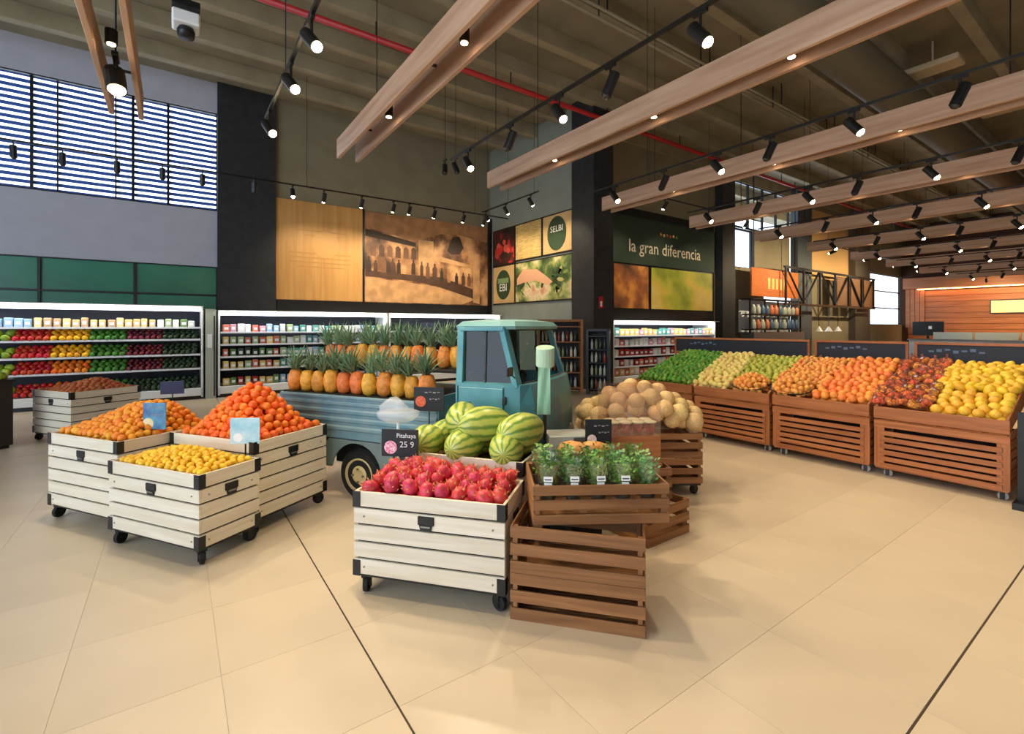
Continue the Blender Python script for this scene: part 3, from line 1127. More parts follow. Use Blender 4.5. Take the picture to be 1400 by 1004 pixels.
# yellow citrus cart
loc, w, d, top = cart_at('low white plank cart of small yellow fruit at the front left', -4.07, -3.10, 2.17, 2.64, 5)
pile(F_lem, 'yellow_mandarin', 'small yellow mandarin in the low cart at front left', 'mandarin', 'yellow mandarins in the low cart', loc, CA,
     heap(w, d, top + .0, .075, 0, .03, 1.6), -w / 2 + rim, w / 2 - rim, -d / 2 + rim, d / 2 - rim, 13)
# far root cart
loc, w, d, top = cart_at('white plank cart of brownish roots before the left cooler', -8.80, -7.88, 3.76, 4.62, 6)
pile(F_onion, 'ginger_root', 'brownish orange root in the far white cart', 'root', 'roots in the far cart', loc, CA,
     heap(w, d, top - .02, .14, .05, .1, 1.2), -w / 2 + rim, w / 2 - rim, -d / 2 + rim, d / 2 - rim, 14)
# pink fruit cart
BA = math.atan2(2.18 - 2.90, 1.49 - .88)
wB = math.hypot(.61, .72)
dB = .46
cB = (.88 + .305 + dB / 2 * -math.sin(BA), 2.90 - .36 + dB / 2 * math.cos(BA), 0)
tB, top = white_cart('white plank cart of pink-red fruit in the front centre', cB, BA, wB, dB, 5)
# leaf scales of the pink fruit
sc = MB()
for k in range(9):
    a = k * 2.4
    z = -.02 + .007 * k
    rr = .044 * math.sqrt(max(.1, 1 - (z / .056) ** 2))
    c_, s_ = math.cos(a), math.sin(a)
    p = Vector((rr * c_, rr * s_, z))
    tip = p + Vector((.012 * c_, .012 * s_, .02))
    side = Vector((-s_, c_, 0)) * .009
    sc.add([p + side, p - side, tip, p + Vector((0, 0, .012))], [(0, 1, 2), (0, 2, 3), (1, 3, 2)])
for k in range(5):
    a = k * 1.256
    p = Vector((.008 * math.cos(a), .008 * math.sin(a), .046))
    tip = p + Vector((.012 * math.cos(a), .012 * math.sin(a), .028))
    side = Vector((-math.sin(a), math.cos(a), 0)) * .006
    sc.add([p + side, p - side, tip], [(0, 1, 2)])
SCALE_ME = sc.mesh('scales', M('scale_tip', (226, 150, 96), .5, var=.15))
pile(F_pit, 'dragon_fruit', 'pink-red scaly fruit in the white front cart', 'dragon fruit', 'pink-red fruit in the front cart', cB, BA,
     lambda x, y: top - .005 + .06 * max(0, 1 - abs(y - .08) / .25) + .045 * max(0, 1 - abs(x + .18) / .3), -wB / 2 + rim, wB / 2 - rim, -dB / 2 + rim, dB / 2 - rim, 15,
     part=lambda o, rd: link('scales', SCALE_ME, o).__setitem__('kind', 'stuff'), tilt=.9)
# watermelon cart
MA = R(-55)
wM, dM = .93, .5
fr = Vector((1.85, 2.50, 0))
cM = fr - Vector((math.cos(MA), math.sin(MA), 0)) * wM / 2 + Vector((-math.sin(MA), math.cos(MA), 0)) * dM / 2
tM, topM = white_cart('white plank cart of watermelons between pink fruit and truck', cM, MA, wM, dM, 6)


def melon_mat():
    m = bpy.data.materials.new('watermelon_skin')
    m.use_nodes = True
    nt = m.node_tree
    b = nt.nodes['Principled BSDF']
    b.inputs['Roughness'].default_value = .35
    tc = nt.nodes.new('ShaderNodeTexCoord')
    sp = nt.nodes.new('ShaderNodeSeparateXYZ')
    nt.links.new(tc.outputs['Object'], sp.inputs[0])
    at = nt.nodes.new('ShaderNodeMath')
    at.operation = 'ARCTAN2'
    nt.links.new(sp.outputs[0], at.inputs[0])
    nt.links.new(sp.outputs[1], at.inputs[1])
    n = nt.nodes.new('ShaderNodeTexNoise')
    n.inputs['Scale'].default_value = 18
    nt.links.new(tc.outputs['Object'], n.inputs['Vector'])
    ad = nt.nodes.new('ShaderNodeMath')
    ad.operation = 'MULTIPLY_ADD'
    ad.inputs[1].default_value = .3
    nt.links.new(n.outputs[0], ad.inputs[0])
    nt.links.new(at.outputs[0], ad.inputs[2])
    ml = nt.nodes.new('ShaderNodeMath')
    ml.operation = 'MULTIPLY'
    ml.inputs[1].default_value = 11
    nt.links.new(ad.outputs[0], ml.inputs[0])
    si = nt.nodes.new('ShaderNodeMath')
    si.operation = 'SINE'
    nt.links.new(ml.outputs[0], si.inputs[0])
    mr = nt.nodes.new('ShaderNodeMapRange')
    mr.inputs[1].default_value = -.2
    mr.inputs[2].default_value = 1.1
    nt.links.new(si.outputs[0], mr.inputs[0])
    mx = nt.nodes.new('ShaderNodeMix')
    mx.data_type = 'RGBA'
    mx.inputs[6].default_value = lin((192, 198, 92)) + (1,)
    mx.inputs[7].default_value = lin((86, 134, 50)) + (1,)
    nt.links.new(mr.outputs[0], mx.inputs[0])
    nt.links.new(mx.outputs[2], b.inputs['Base Color'])
    return m


mw = melon_mat()
WM = [blob([(.02, -.19), (.07, -.172), (.105, -.125), (.125, -.06), (.13, 0), (.125, .06), (.105, .125), (.07, .172), (.02, .19)], s, n=24, wob=.012).mesh('watermelon', mw, True) for s in range(2)]
zt = topM + .045
mel = [((-.33, -.10), zt, 80, 'leftmost watermelon on the front row of the melon cart'), ((-.02, -.11), zt, 100, 'middle watermelon on the front row of the melon cart'), ((.30, -.11), zt, 78, 'right front watermelon on the melon cart'),
       ((-.30, .14), zt, 95, 'rear left watermelon on the melon cart'), ((.0, .14), zt, 85, 'rear middle watermelon on the melon cart'), ((.31, .14), zt, 92, 'rear right watermelon on the melon cart'),
       ((-.10, .03), zt + .15, 68, 'long watermelon lying on top of the melon heap'), ((.08, .0), zt + .135, 130, 'plump watermelon on top of the heap facing front'), ((.36, .02), zt + .10, 110, 'watermelon lying on the right of the melon heap')]
for k, ((x, y), z, a, lb) in enumerate(mel):
    p = Matrix.Translation(cM) @ Matrix.Rotation(MA, 4, 'Z') @ Vector((x, y, z))
    o = link('watermelon', WM[k % 2], None, p, (R(90), R(20 * k), MA + R(90 - a + 180)))
    sc_ = .92 if k < 6 else 1.0
    o.scale = (sc_, sc_, sc_ * (.95 if k < 6 else 1.08))
    tag(o, lb, 'watermelon', 'watermelons on the cart')


# ------------------------------------------------------------------ brown crates
def crate(label, loc, rz, w, d, h, nsl=3, group='brown slatted crates', mat=None):
    mat = mat or w_brown
    t = thing('wooden_crate', label, 'crate', loc, rz, group)
    th = .012
    sh = h / nsl * .76
    for k in range(nsl):
        z = sh / 2 + k * (h - sh) / (nsl - 1)
        for s in (-1, 1):
            pbox('slat', t, (0, s * (d / 2 - th / 2), z), (w, th, sh), mat)
            pbox('slat', t, (s * (w / 2 - th / 2), 0, z), (d - 2 * th - .001, th, sh), mat, (0, 0, R(90)))
    for sx in (-1, 1):
        for sy in (-1, 1):
            pbox('corner_post', t, (sx * (w / 2 - th - .014), sy * (d / 2 - th - .014), h / 2), (h - .004, .026, .026), mat, (0, R(90), 0))
    nb = 5
    for k in range(nb):
        pbox('floor_slat', t, (0, -d / 2 + th + (d - 2 * th) * (k + .5) / nb, .016), (w - 2 * th - .002, (d - 2 * th) / nb * .86, .008), mat)
    return t


LA = math.atan2(1.62 - 2.16, 1.96 - 1.49)
lw, ld, lh = .715, .46, .255
lc = Vector((1.50, 2.145, 0)) + Vector((math.cos(LA), math.sin(LA), 0)) * lw / 2 + Vector((-math.sin(LA), math.cos(LA), 0)) * ld / 2
crate('brown slatted crate on the floor at the bottom of the front stack', lc, LA, lw, ld, lh)
crate('brown slatted crate in the middle of the front stack', lc + Vector((0, 0, lh + .001)), LA, lw, ld, lh)
UA = R(-32.5)
uw, ud, uh = .76, .48, .215
uz = 2 * lh + .003
uc = Vector((1.60, 2.07, uz)) + Vector((math.cos(UA), math.sin(UA), 0)) * uw / 2 + Vector((-math.sin(UA), math.cos(UA), 0)) * ud / 2
crate('brown slatted crate of potted herbs, skewed on top of the front stack', uc, UA, uw, ud, uh)
crate('brown slatted crate on the floor behind the front stack', (3.03, 2.60, 0), 0, .5, .70, .26)

# herbs in sleeves
hl = MB()
rd = random.Random(3)
for k in range(170):
    a, rr = rd.uniform(0, 6.28), rd.uniform(0, .055)
    z = rd.uniform(.08, .27)
    rr *= .5 + z * 3.2
    c = Vector((rr * math.cos(a), rr * math.sin(a), z))
    u = Vector((rd.uniform(-1, 1), rd.uniform(-1, 1), rd.uniform(-.2, .9))).normalized()
    v = u.orthogonal().normalized()
    L = rd.uniform(.018, .032)
    hl.add([c, c + u * L * .5 + v * L * .35, c + u * L, c + u * L * .5 - v * L * .35], [(0, 1, 2, 3)])
for k in range(10):
    a = k * .63
    hl.cyl((0, 0, .05), (.05 * math.cos(a), .05 * math.sin(a), .2), .0015, n=4)
HL = [hl.mesh('leaves', M('herb_leaf%d' % k, c, .5, noise=(40, .3), var=.2), False) for k, c in enumerate(((112, 168, 66), (152, 192, 98), (96, 152, 88)))]
po = MB()
po.lathe([(.034, 0), (.044, .075), (.046, .08), (.04, .08)], 12)
POT = po.mesh('pot', M('pot_plastic', (70, 66, 58), .6))
sl = MB()
for k in range(14):
    pass
prof = [(.038, .0), (.052, .09), (.07, .22), (.074, .245)]
n = 14
vs = [(r * math.cos(2 * PI * i / n), r * math.sin(2 * PI * i / n), z) for r, z in prof for i in range(n)]
fs = [(k * n + i, k * n + (i + 1) % n, (k + 1) * n + (i + 1) % n, (k + 1) * n + i) for k in range(3) for i in range(n)]
sl.add(vs, fs)
SLV = sl.mesh('sleeve', glass('clear_sleeve', (246, 250, 244), .16, .3), True)
mu_ = Matrix.Translation(uc) @ Matrix.Rotation(UA, 4, 'Z')
k = 0
for row, yy in enumerate((-.155, .0, .15)):
    for c in range(5):
        xx = -.285 + c * .142 + (.01 if row % 2 else 0)
        p = mu_ @ Vector((xx, yy, .08))
        t = thing('potted_herb', 'potted green herb in a clear sleeve, %s row, %s from left' % (('front', 'middle', 'rear')[row], ORD[c]), 'potted herb', p, UA + rd.uniform(-.2, .2), 'potted herbs in the top crate')
        link('pot', POT, t)
        link('leaves', HL[(k * 2 + row) % 3], t, (0, 0, 0), (0, 0, rd.uniform(0, 6)))
        link('sleeve', SLV, t)
        if row == 0 and c != 4 or row == 1 and c in (1, 3):
            q = pbox('price_label', t, (.0, -.066, .165), (.05, .002, .028), m_whitepaint, (R(-10), 0, 0))
            pbox('printed_bar', q, (0, -.0015, -.002), (.038, .001, .006), m_black, bev=.0002)
            pbox('price_label', t, (.0, -.060, .130), (.042, .002, .024), m_whitepaint, (R(-10), 0, 0))
        k += 1


# ------------------------------------------------------------------ three-wheeled truck
TR = thing('three_wheeler_truck', 'teal three-wheeled vintage pickup truck loaded with pineapples', 'truck', (.935, 5.055, 0), math.atan2(-.8555, .5187))
TWd = 1.26
m_under = M('underbody', (30, 32, 32), .8)
# bed: ribbed sides
bedx0, bedx1, bz0, bz1 = -.14, 1.66, .57, .95


def ribbed(x0, x1, y, out):
    b = MB()
    prof = [(bz0, 0)]
    for k in range(4):
        z = bz0 + .07 + k * .075
        prof += [(z, 0), (z + .014, .012), (z + .036, .012), (z + .05, 0)]
    prof += [(bz1, 0)]
    vs, fs = [], []
    for x in (x0, x1):
        for z, dz in prof:
            vs.append((x, y + out * dz, z))
    m = len(prof)
    for x in (x0, x1):
        for z, dz in prof:
            vs.append((x, y - out * .02, z))
    for k in range(m - 1):
        fs.append((k, k + 1, m + k + 1, m + k))
        fs.append((2 * m + k, 2 * m + k + 1, 3 * m + k + 1, 3 * m + k))
    fs.append((m - 1, 2 * m - 1, 4 * m - 1, 3 * m - 1))
    fs.append((0, m, 3 * m, 2 * m))
    b.add(vs, fs)
    b.box(((x0 + x1) / 2, y - out * .004, bz1), (x1 - x0, .045, .03), bev=.006)
    return b


for y, s in ((0.0, -1), (TWd, 1)):
    o = ribbed(bedx0, bedx1, y, s).build('bed_side', m_bed, TR)
    for x in (bedx0 + .55, bedx1 - .55):
        pbox('hinge', o, (x, y + s * .012, bz0 + .01), (.05, .02, .07), m_fender)
pbox('tailgate', TR, (bedx0 - .01, TWd / 2, (bz0 + bz1) / 2), (.025, TWd - .01, bz1 - bz0), m_bed)
pbox('bed_front', TR, (bedx1 + .0, TWd / 2, (bz0 + bz1) / 2 + .03), (.025, TWd - .01, bz1 - bz0 + .06), m_bed)
pbox('bed_floor', TR, ((bedx0 + bedx1) / 2, TWd / 2, bz0 + .0), (bedx1 - bedx0, TWd - .03, .03), m_under)
pbox('chassis', TR, (1.0, TWd / 2, .44), (2.3, .5, .12), m_under)
pbox('axle', TR, (.80, TWd / 2, .24), (.06, TWd - .2, .06), m_under)


def wheel(x, y, r, s):
    t = MB()
    wd = .12
    t.lathe([(r * .62, -wd / 2), (r * .9, -wd / 2), (r, -wd * .3), (r, wd * .3), (r * .9, wd / 2), (r * .62, wd / 2)], 28, Matrix.Rotation(R(90), 4, 'X'))
    o = t.build('wheel', m_tyre, TR, (x, y, r), smooth=False)
    q = MB()
    q.lathe([(r * .16, 0), (r * .28, .012), (r * .36, -.01), (r * .54, -.012), (r * .63, .012), (r * .64, -.03)], 24, Matrix.Rotation(R(90), 4, 'X'))
    q.build('rim', m_cream, o, (0, s * (wd / 2 + .006), 0), (0, 0, 0 if s < 0 else PI), smooth=True)
    for k in range(4):
        b = MB()
        b.cyl((0, 0, 0), (0, s * .02, 0), .01, n=6)
        b.build('wheel_nut', m_steel, o, (r * .25 * math.cos(k * PI / 2), s * (wd / 2 + .012), r * .25 * math.sin(k * PI / 2)))
    return o


wheel(.80, .10, .24, -1)
wheel(.80, TWd - .10, .24, 1)
wheel(2.12, TWd / 2, .22, -1)
pbox('wheel_well', TR, (.80, .23, .42), (.86, .05, .28), m_under)
pbox('wheel_well', TR, (.80, TWd - .23, .42), (.86, .05, .28), m_under)
# rear fenders with an arch
for y0, y1, nm in ((-.005, .20, 'fender'), (TWd - .20, TWd + .005, 'fender')):
    poly = [(.38, .30), (.40, .50), (.48, .555), (1.12, .555), (1.20, .50), (1.26, .30), (1.10, .30)]
    poly += [(.80 + .29 * math.cos(a), .25 + .29 * math.sin(a)) for a in np.linspace(.18, PI - .18, 11)]
    poly += [(.50, .30)]
    b = MB()
    b.prism(poly, y0, y0 + .012 if y0 < 0 else y0 + .205)
    # top skin
    if y0 < 0:
        b.box((.80, .10, .555), (.66, .2, .012))
    b.build(nm, m_fender, TR)
pbox('rear_lamp', TR, (bedx0 - .03, .1, .5), (.03, .12, .06), m_red)

# cab body: lower shell by stations along x (rounded front)
cab0, cab1 = 1.84, 2.47
zs_ = 1.14   # waist
vs, fs = [], []
stations = [(1.84, .0, .36), (2.30, .0, .36), (2.42, .04, .40), (2.50, .16, .46), (2.53, .34, .50)]
levels = [0, .35, .7, 1.0]
m_ = len(stations)
b = MB()
prof = []
for lv in range(6):
    z = .36 + (zs_ - .36) * lv / 5
    bul = [.0, .02, .03, .03, .015, -.02][lv]
    ring = [(1.84, 0), (2.28, 0), (2.40, .03), (2.47 + bul, .13), (2.50 + bul, .32), (2.515 + bul, .63), (2.50 + bul, TWd - .32), (2.47 + bul, TWd - .13), (2.40, TWd - .03), (2.28, TWd), (1.84, TWd)]
    prof.append([(x, y, z) for x, y in ring])
n = len(prof[0])
for ring in prof:
    vs += ring
for k in range(5):
    for i in range(n):
        j = (i + 1) % n
        fs.append((k * n + i, k * n + j, (k + 1) * n + j, (k + 1) * n + i))
fs.append(tuple(range(n)))
b.add(vs, fs)
# waist ledge
wr = prof[-1]
inner = [(1.88, .05), (2.26, .05), (2.34, .07), (2.38, .15), (2.40, .32), (2.41, .63), (2.40, TWd - .32), (2.38, TWd - .15), (2.34, TWd - .07), (2.26, TWd - .05), (1.88, TWd - .05)]
b.add(wr + [(x, y, zs_ + .012) for x, y in inner], [(i, (i + 1) % n, n + (i + 1) % n, n + i) for i in range(n)])
b.build('cab_body', m_teal, TR)
# roof
rz_ = 1.615
b = MB()
ro = [(1.82, .06), (2.22, .05), (2.33, .10), (2.38, .3), (2.395, .63), (2.38, TWd - .3), (2.33, TWd - .10), (2.22, TWd - .05), (1.82, TWd - .06)]
n = len(ro)
cx, cy = 2.08, TWd / 2
r0 = [(x, y, rz_ - .035) for x, y in ro]
r1 = [(cx + (x - cx) * 1.02, cy + (y - cy) * 1.02, rz_ - .01) for x, y in ro]
r2 = [(cx + (x - cx) * .9, cy + (y - cy) * .92, rz_ + .03) for x, y in ro]
r3 = [(cx + (x - cx) * .5, cy + (y - cy) * .5, rz_ + .048) for x, y in ro]
b.add(r0 + r1 + r2 + r3, [(k * n + i, k * n + (i + 1) % n, (k + 1) * n + (i + 1) % n, (k + 1) * n + i) for k in range(3) for i in range(n)] + [tuple(range(3 * n, 4 * n)), tuple(range(n))])
b.build('roof', M('roof_highlight_teal', (112, 160, 160), .45, noise=(3, .1)), TR, smooth=False)  # lighter teal carries the roof highlights in its colour


def bar(name, p, q, w, t, mat=None):
    p, q = Vector(p), Vector(q)
    d = (q - p)
    b = MB()
    m = Matrix.Translation((p + q) / 2) @ d.to_track_quat('Z', 'X').to_matrix().to_4x4()
    b.box((0, 0, 0), (w, t, d.length + .01), None, .004)
    b.v = [tuple(m @ Vector(v)) for v in b.v]
    return b.build(name, mat or m_teal, TR)


for y, s in ((.035, 1), (TWd - .035, -1)):
    bar('rear_pillar', (1.865, y, zs_), (1.865, y + s * .03, rz_ - .02), .05, .06)
    bar('front_pillar', (2.37, y + s * .02, zs_ - .02), (2.235, y + s * .04, rz_ - .02), .05, .075)
    bar('window_rail', (1.87, y + s * .02, rz_ - .035), (2.25, y + s * .02, rz_ - .035), .03, .05)
    bar('window_divider', (2.09, y + s * .006, zs_), (2.09, y + s * .03, rz_ - .03), .018, .018, m_black)
    b = MB()
    b.add([(1.89, y + s * .008, zs_ + .01), (2.34, y + s * .008, zs_ + .01), (2.22, y + s * .03, rz_ - .04), (1.89, y + s * .03, rz_ - .04)], [(0, 1, 2, 3)])
    b.build('side_window', m_glass, TR)
# closed rear wall, dark sheets added to darken the cab windows, windscreen
pbox('rear_wall', TR, (1.855, TWd / 2, (zs_ + rz_) / 2 - .01), (.02, TWd - .13, rz_ - zs_ - .02), m_teal)
pbox('dark_sheet', TR, (1.872, TWd / 2, (zs_ + rz_) / 2 - .01), (.012, TWd - .15, rz_ - zs_ - .04), m_seat)
pbox('roof_dark_sheet', TR, (2.09, TWd / 2, rz_ - .042), (.40, TWd - .2, .012), m_seat)
pbox('grab_rail', TR, (1.90, .42, 1.36), (.02, .02, .26), m_steel)
b = MB()
lo = [(2.385, .09), (2.42, .32), (2.43, .63), (2.42, TWd - .32), (2.385, TWd - .09)]
hi = [(2.26, .11), (2.33, .32), (2.345, .63), (2.33, TWd - .32), (2.26, TWd - .11)]
b.add([(x, y, zs_ + .005) for x, y in lo] + [(x, y, rz_ - .03) for x, y in hi], [(i, i + 1, 6 + i, 5 + i) for i in range(4)])
b.build('windscreen', m_glass, TR, smooth=True)
b = MB()
b.tube([(x + .006, y, zs_ + .006) for x, y in lo], .012)
b.build('windscreen_seal', m_black, TR)
b = MB()
b.tube([(x + .006, y, rz_ - .035) for x, y in hi], .012)
b.build('windscreen_seal', m_black, TR)
b = MB()
b.tube([(2.425, .5, zs_ + .02), (2.40, .35, zs_ + .3)], .006)
b.build('wiper', m_black, TR)
# door panel, seams, handle
b = MB()
b.box((2.07, -.004, .76), (.40, .01, .70), bev=.004)
dr_ = b.build('door', m_teal, TR)
b = MB()
b.tube([(1.865, -.009, .40), (1.865, -.009, 1.12)], .004, 5)
b.tube([(2.275, -.009, .40), (2.275, -.009, 1.12)], .004, 5)
b.tube([(1.865, -.009, .92), (2.275, -.009, .92)], .003, 5)
b.build('door_seam', M('seam', (30, 60, 64), .6), dr_)
pbox('door_handle', dr_, (1.94, -.018, .98), (.09, .02, .025), m_black)
for z in (.6, 1.02):
    pbox('door_hinge', dr_, (2.285, -.014, z), (.03, .02, .06), m_black)
# seat and steering inside, headlamps, front fender, mirror
pbox('seat', TR, (2.0, TWd / 2, .86), (.3, TWd - .2, .12), m_seat, bev=.03)
pbox('seat_back', TR, (1.91, TWd / 2, 1.06), (.06, TWd - .2, .34), m_seat, bev=.02)
b = MB()
b.tube([(2.2, .5 + .14 * math.cos(t), 1.16 + .05 * math.sin(t)) for t in np.linspace(0, 2 * PI, 13)], .012)
b.cyl((2.2, .5, 1.14), (2.3, .5, .8), .02)
b.build('steering_wheel', m_black, TR)
for y in (.3, TWd - .3):
    b = MB()
    b.lathe([(.06, -.03), (.075, 0), (.07, .015), (.03, .03)], 16, Matrix.Rotation(R(90), 4, 'Y'))
    b.build('headlamp', m_steel, TR, (2.53, y, .62), smooth=True)
poly = [(1.82, .28), (1.84, .40)] + [(2.12 + .30 * math.cos(a), .24 + .26 * math.sin(a)) for a in np.linspace(PI * .9, .05, 9)]
b = MB()
b.prism(poly, TWd / 2 - .11, TWd / 2 + .11)
b.build('front_mudguard', m_teal, TR)
b = MB()
b.tube([(2.37, -.0, 1.2), (2.39, -.12, 1.24)], .006)
b.build('mirror_arm', m_black, TR)
pbox('mirror', TR, (2.385, -.13, 1.26), (.02, .1, .07), m_black, bev=.008)
pbox('cargo_rack', TR, (.75, .62, .80), (1.66, .34, .44), m_under)
pbox('cargo_rack', TR, (.75, .24, .745), (1.66, .40, .33), m_under)
TM = TR.matrix_world
TRM = Matrix.Translation((.935, 5.055, 0)) @ Matrix.Rotation(math.atan2(-.8555, .5187), 4, 'Z')

# pineapples
pm = M('pineapple_skin', (230, 152, 60), .55, var=.12, hue=.03, noise=(26, .35), col2=(196, 128, 40))


def pine_mesh(seed):
    prof = [(.03, 0), (.062, .02), (.074, .07), (.076, .11), (.07, .16), (.052, .20), (.03, .215)]
    bb = blob(prof, seed, n=14, wob=.01)
    me = bb.mesh('body', pm, False)
    # eyes: alternate rows of bumps
    bm = bmesh.new()
    bm.from_mesh(me)
    bmesh.ops.subdivide_edges(bm, edges=bm.edges[:], cuts=1, use_grid_fill=True)
    bm.normal_update()
    for v in bm.verts:
        a = math.atan2(v.co.y, v.co.x)
        v.co += v.normal * (.004 * math.sin(a * 7 + v.co.z * 110) * math.sin(a * 7 - v.co.z * 110))
    bm.to_mesh(me)
    bm.free()
    me.polygons.foreach_set('use_smooth', [True] * len(me.polygons))
    return me


def crown_mesh(seed):
    r_ = random.Random(seed)
    b = MB()
    for k in range(34):
        a = k * 2.4 + r_.uniform(-.2, .2)
        lean = .1 + .95 * (1 - k / 34)
        L = .15 + .08 * r_.random() + .06 * (k / 34)
        base = Vector((.012 * math.cos(a), .012 * math.sin(a), .205 + .035 * k / 34))
        d = Vector((math.cos(a) * math.sin(lean), math.sin(a) * math.sin(lean), math.cos(lean)))
        side = Vector((-math.sin(a), math.cos(a), 0)) * .013
        mid = base + d * L * .5
        tip = mid + (d * .8 + Vector((math.cos(a), math.sin(a), 0)) * .35).normalized() * L * .5
        up = d.cross(side).normalized() * .004
        b.add([base + side, base - side, mid - side * .8, mid + side * .8, tip, base + up, mid + up], [(0, 3, 6, 5), (5, 6, 2, 1), (3, 4, 6), (6, 4, 2)])
    return b.mesh('crown', M('crown_leaf', (112, 140, 104), .5, var=.25, hue=.03), False)


PB = [pine_mesh(s) for s in range(3)]
PC = [crown_mesh(s) for s in range(3)]
rd = random.Random(21)
for k in range(11):
    tt = -.06 + k * .156
    p = TRM @ Vector((max(-.09, tt), .10 + rd.uniform(-.01, .03), .966))
    t = thing('pineapple', 'pineapple on the front row of the truck bed, %s from the tail' % ORD[k], 'pineapple', p, rd.uniform(0, 6), 'pineapples on the truck, front row')
    link('body', PB[k % 3], t)
    link('crown', PC[k % 3], t, (0, 0, 0), (rd.uniform(-.15, .15), rd.uniform(-.15, .15), 0))
    t.rotation_euler = (rd.uniform(-.06, .06), rd.uniform(-.06, .06), rd.uniform(0, 6))
    s = rd.uniform(.93, 1.05)
    t.scale = (s, s, s)
for k in range(12):
    tt = .0 + k * .141
    p = TRM @ Vector((max(.02, min(1.55, tt)), .52 + rd.uniform(-.02, .02), 1.03 + .19 * (k < 0)))
    p.z = 1.20
    t = thing('pineapple', 'pineapple on the raised rear row of the truck bed, %s from the tail' % ORD[k], 'pineapple', p, 0, 'pineapples on the truck, raised rear row')
    link('body', PB[(k + 1) % 3], t)
    link('crown', PC[(k + 1) % 3], t, (0, 0, 0), (rd.uniform(-.15, .15), rd.uniform(-.15, .15), 0))
    t.rotation_euler = (rd.uniform(-.06, .06), rd.uniform(-.06, .06), rd.uniform(0, 6))
    s = rd.uniform(.88, .95)
    t.scale = (s, s, s * 1.1)
pbox('cargo_shelf', TR, (.77, .50, 1.185), (1.72, .24, .025), m_under)
pbox('cargo_shelf', TR, (.77, .11, .955), (1.78, .22, .02), m_under)
for x in (0.0, .8, 1.55):
    pbox('rack_post', TR, (x, .62, 1.08), (.03, .03, .22), m_under)

# ------------------------------------------------------------------ signs
m_chalk = M('chalk_black', (22, 22, 26), .6)
m_chalkmark = M('chalk_grey', (150, 140, 140), .8)


def stand_sign(name, label, loc, rz, w, h, mat, lines, pic=None, stick=.3, tilt=0, cat='price sign', tcol=None):
    """card on a thin stick; loc is the foot of the stick"""
    t = thing(name, label, cat, loc, rz)
    b = MB()
    b.cyl((0, .006, 0), (0, .006, stick + h * .5), .006, n=6)
    b.build('stick', m_black, t)
    card = pbox('card', t, (0, 0, stick + h / 2), (w, .008, h), mat, (tilt, 0, 0))
    for s, sz, x, z in lines:
        if s == '~':        # scrawl too small to read
            for q in range(4):
                pbox('chalk_mark', card, (x - sz * .4 + q * sz * .27, -.0045, z + .004 * (q % 2)), (round(sz * .19, 4), .001, .006 if q % 2 else .011), tcol or m_chalkmark, bev=.0002)
            continue
        link('lettering', text_mesh(s, sz, tcol or m_whitepaint, .0006), card, (x, -.005, z), (R(90), 0, 0))
    if pic:
        b = MB()
        b.lathe([(pic[0], -.001), (pic[0], .001)], 18)
        b.build('picture', M('pic_' + name + str(len(MATS)), pic[3], .5, noise=(60, .3), col2=pic[4]), card, (pic[1], -.0052, pic[2]), (R(90), 0, 0))
    return t


def cart_pt(c, a, x, y, z):
    return Matrix.Translation(c) @ Matrix.Rotation(a, 4, 'Z') @ Vector((x, y, z))


VR = R(-35.2)
stand_sign('price_sign', 'black price sign with pink picture behind the pink-red fruit', cart_pt(cB, BA, -.375, .17, .56), VR + R(-8), .26, .185, m_chalk,
           [('Pitahaya', .042, .045, .05), ('25 9', .058, .05, -.01)], (.045, -.065, -.03, (226, 90, 130), (250, 220, 225)), stick=.16)
pp = Vector((1.62, 3.62, 0))
# blue and pale signs of the left carts
lo_ = en((-4.07 - 3.10) / 2, (2.17 + 2.64) / 2)
stand_sign('price_sign', 'blue price card on a stick between clementines and oranges', en(-4.22, 2.58, .70), VR, .19, .22, M('blue_card', (52, 96, 150), .4, noise=(9, .4), col2=(90, 160, 190)),
           [('~', .13, .0, .07), ('~', .09, .02, .01)], (.045, -.05, -.06, (236, 220, 150), (240, 230, 190)), stick=.05)
stand_sign('price_sign', 'dark blue price card seen from behind near the root cart', en(-4.62, 2.98, .82), VR + R(20), .19, .12, M('navy_card', (34, 40, 78), .5), [], None, stick=.15)
stand_sign('price_sign', 'glossy pale blue price card at the corner of the orange cart', en(-3.27, 2.652, .60), VR + R(4), .22, .2, M('pale_card', (150, 205, 222), .25, noise=(7, .3), col2=(205, 232, 238)), [], (.035, -.05, -.05, (240, 244, 246), (250, 250, 250)), stick=.10)
# signs near the truck
stand_sign('price_sign', 'black price sign with red picture hung at the bed front', TRM @ Vector((1.62, -.06, .72)), math.atan2(-.8555, .5187) + R(14), .26, .2, m_chalk,
           [('~', .13, .03, .055), ('~', .09, .05, .0)], (.045, -.07, -.02, (206, 60, 40), (230, 120, 70)), stick=.18)
stand_sign('price_sign', 'black price card above the pineapples', TRM @ Vector((1.12, .70, 1.22)), VR, .17, .15, M('navy_card2', (40, 44, 72), .5), [('~', .1, 0, .02)], None, stick=.27)
stand_sign('price_sign', 'black price sign with garlic picture right of the truck', (2.62, 2.58, .0), VR, .2, .22, m_chalk, [('~', .11, .02, .06), ('~', .08, .04, .01)], (.035, -.05, -.04, (240, 200, 190), (250, 235, 225)), stick=.68)
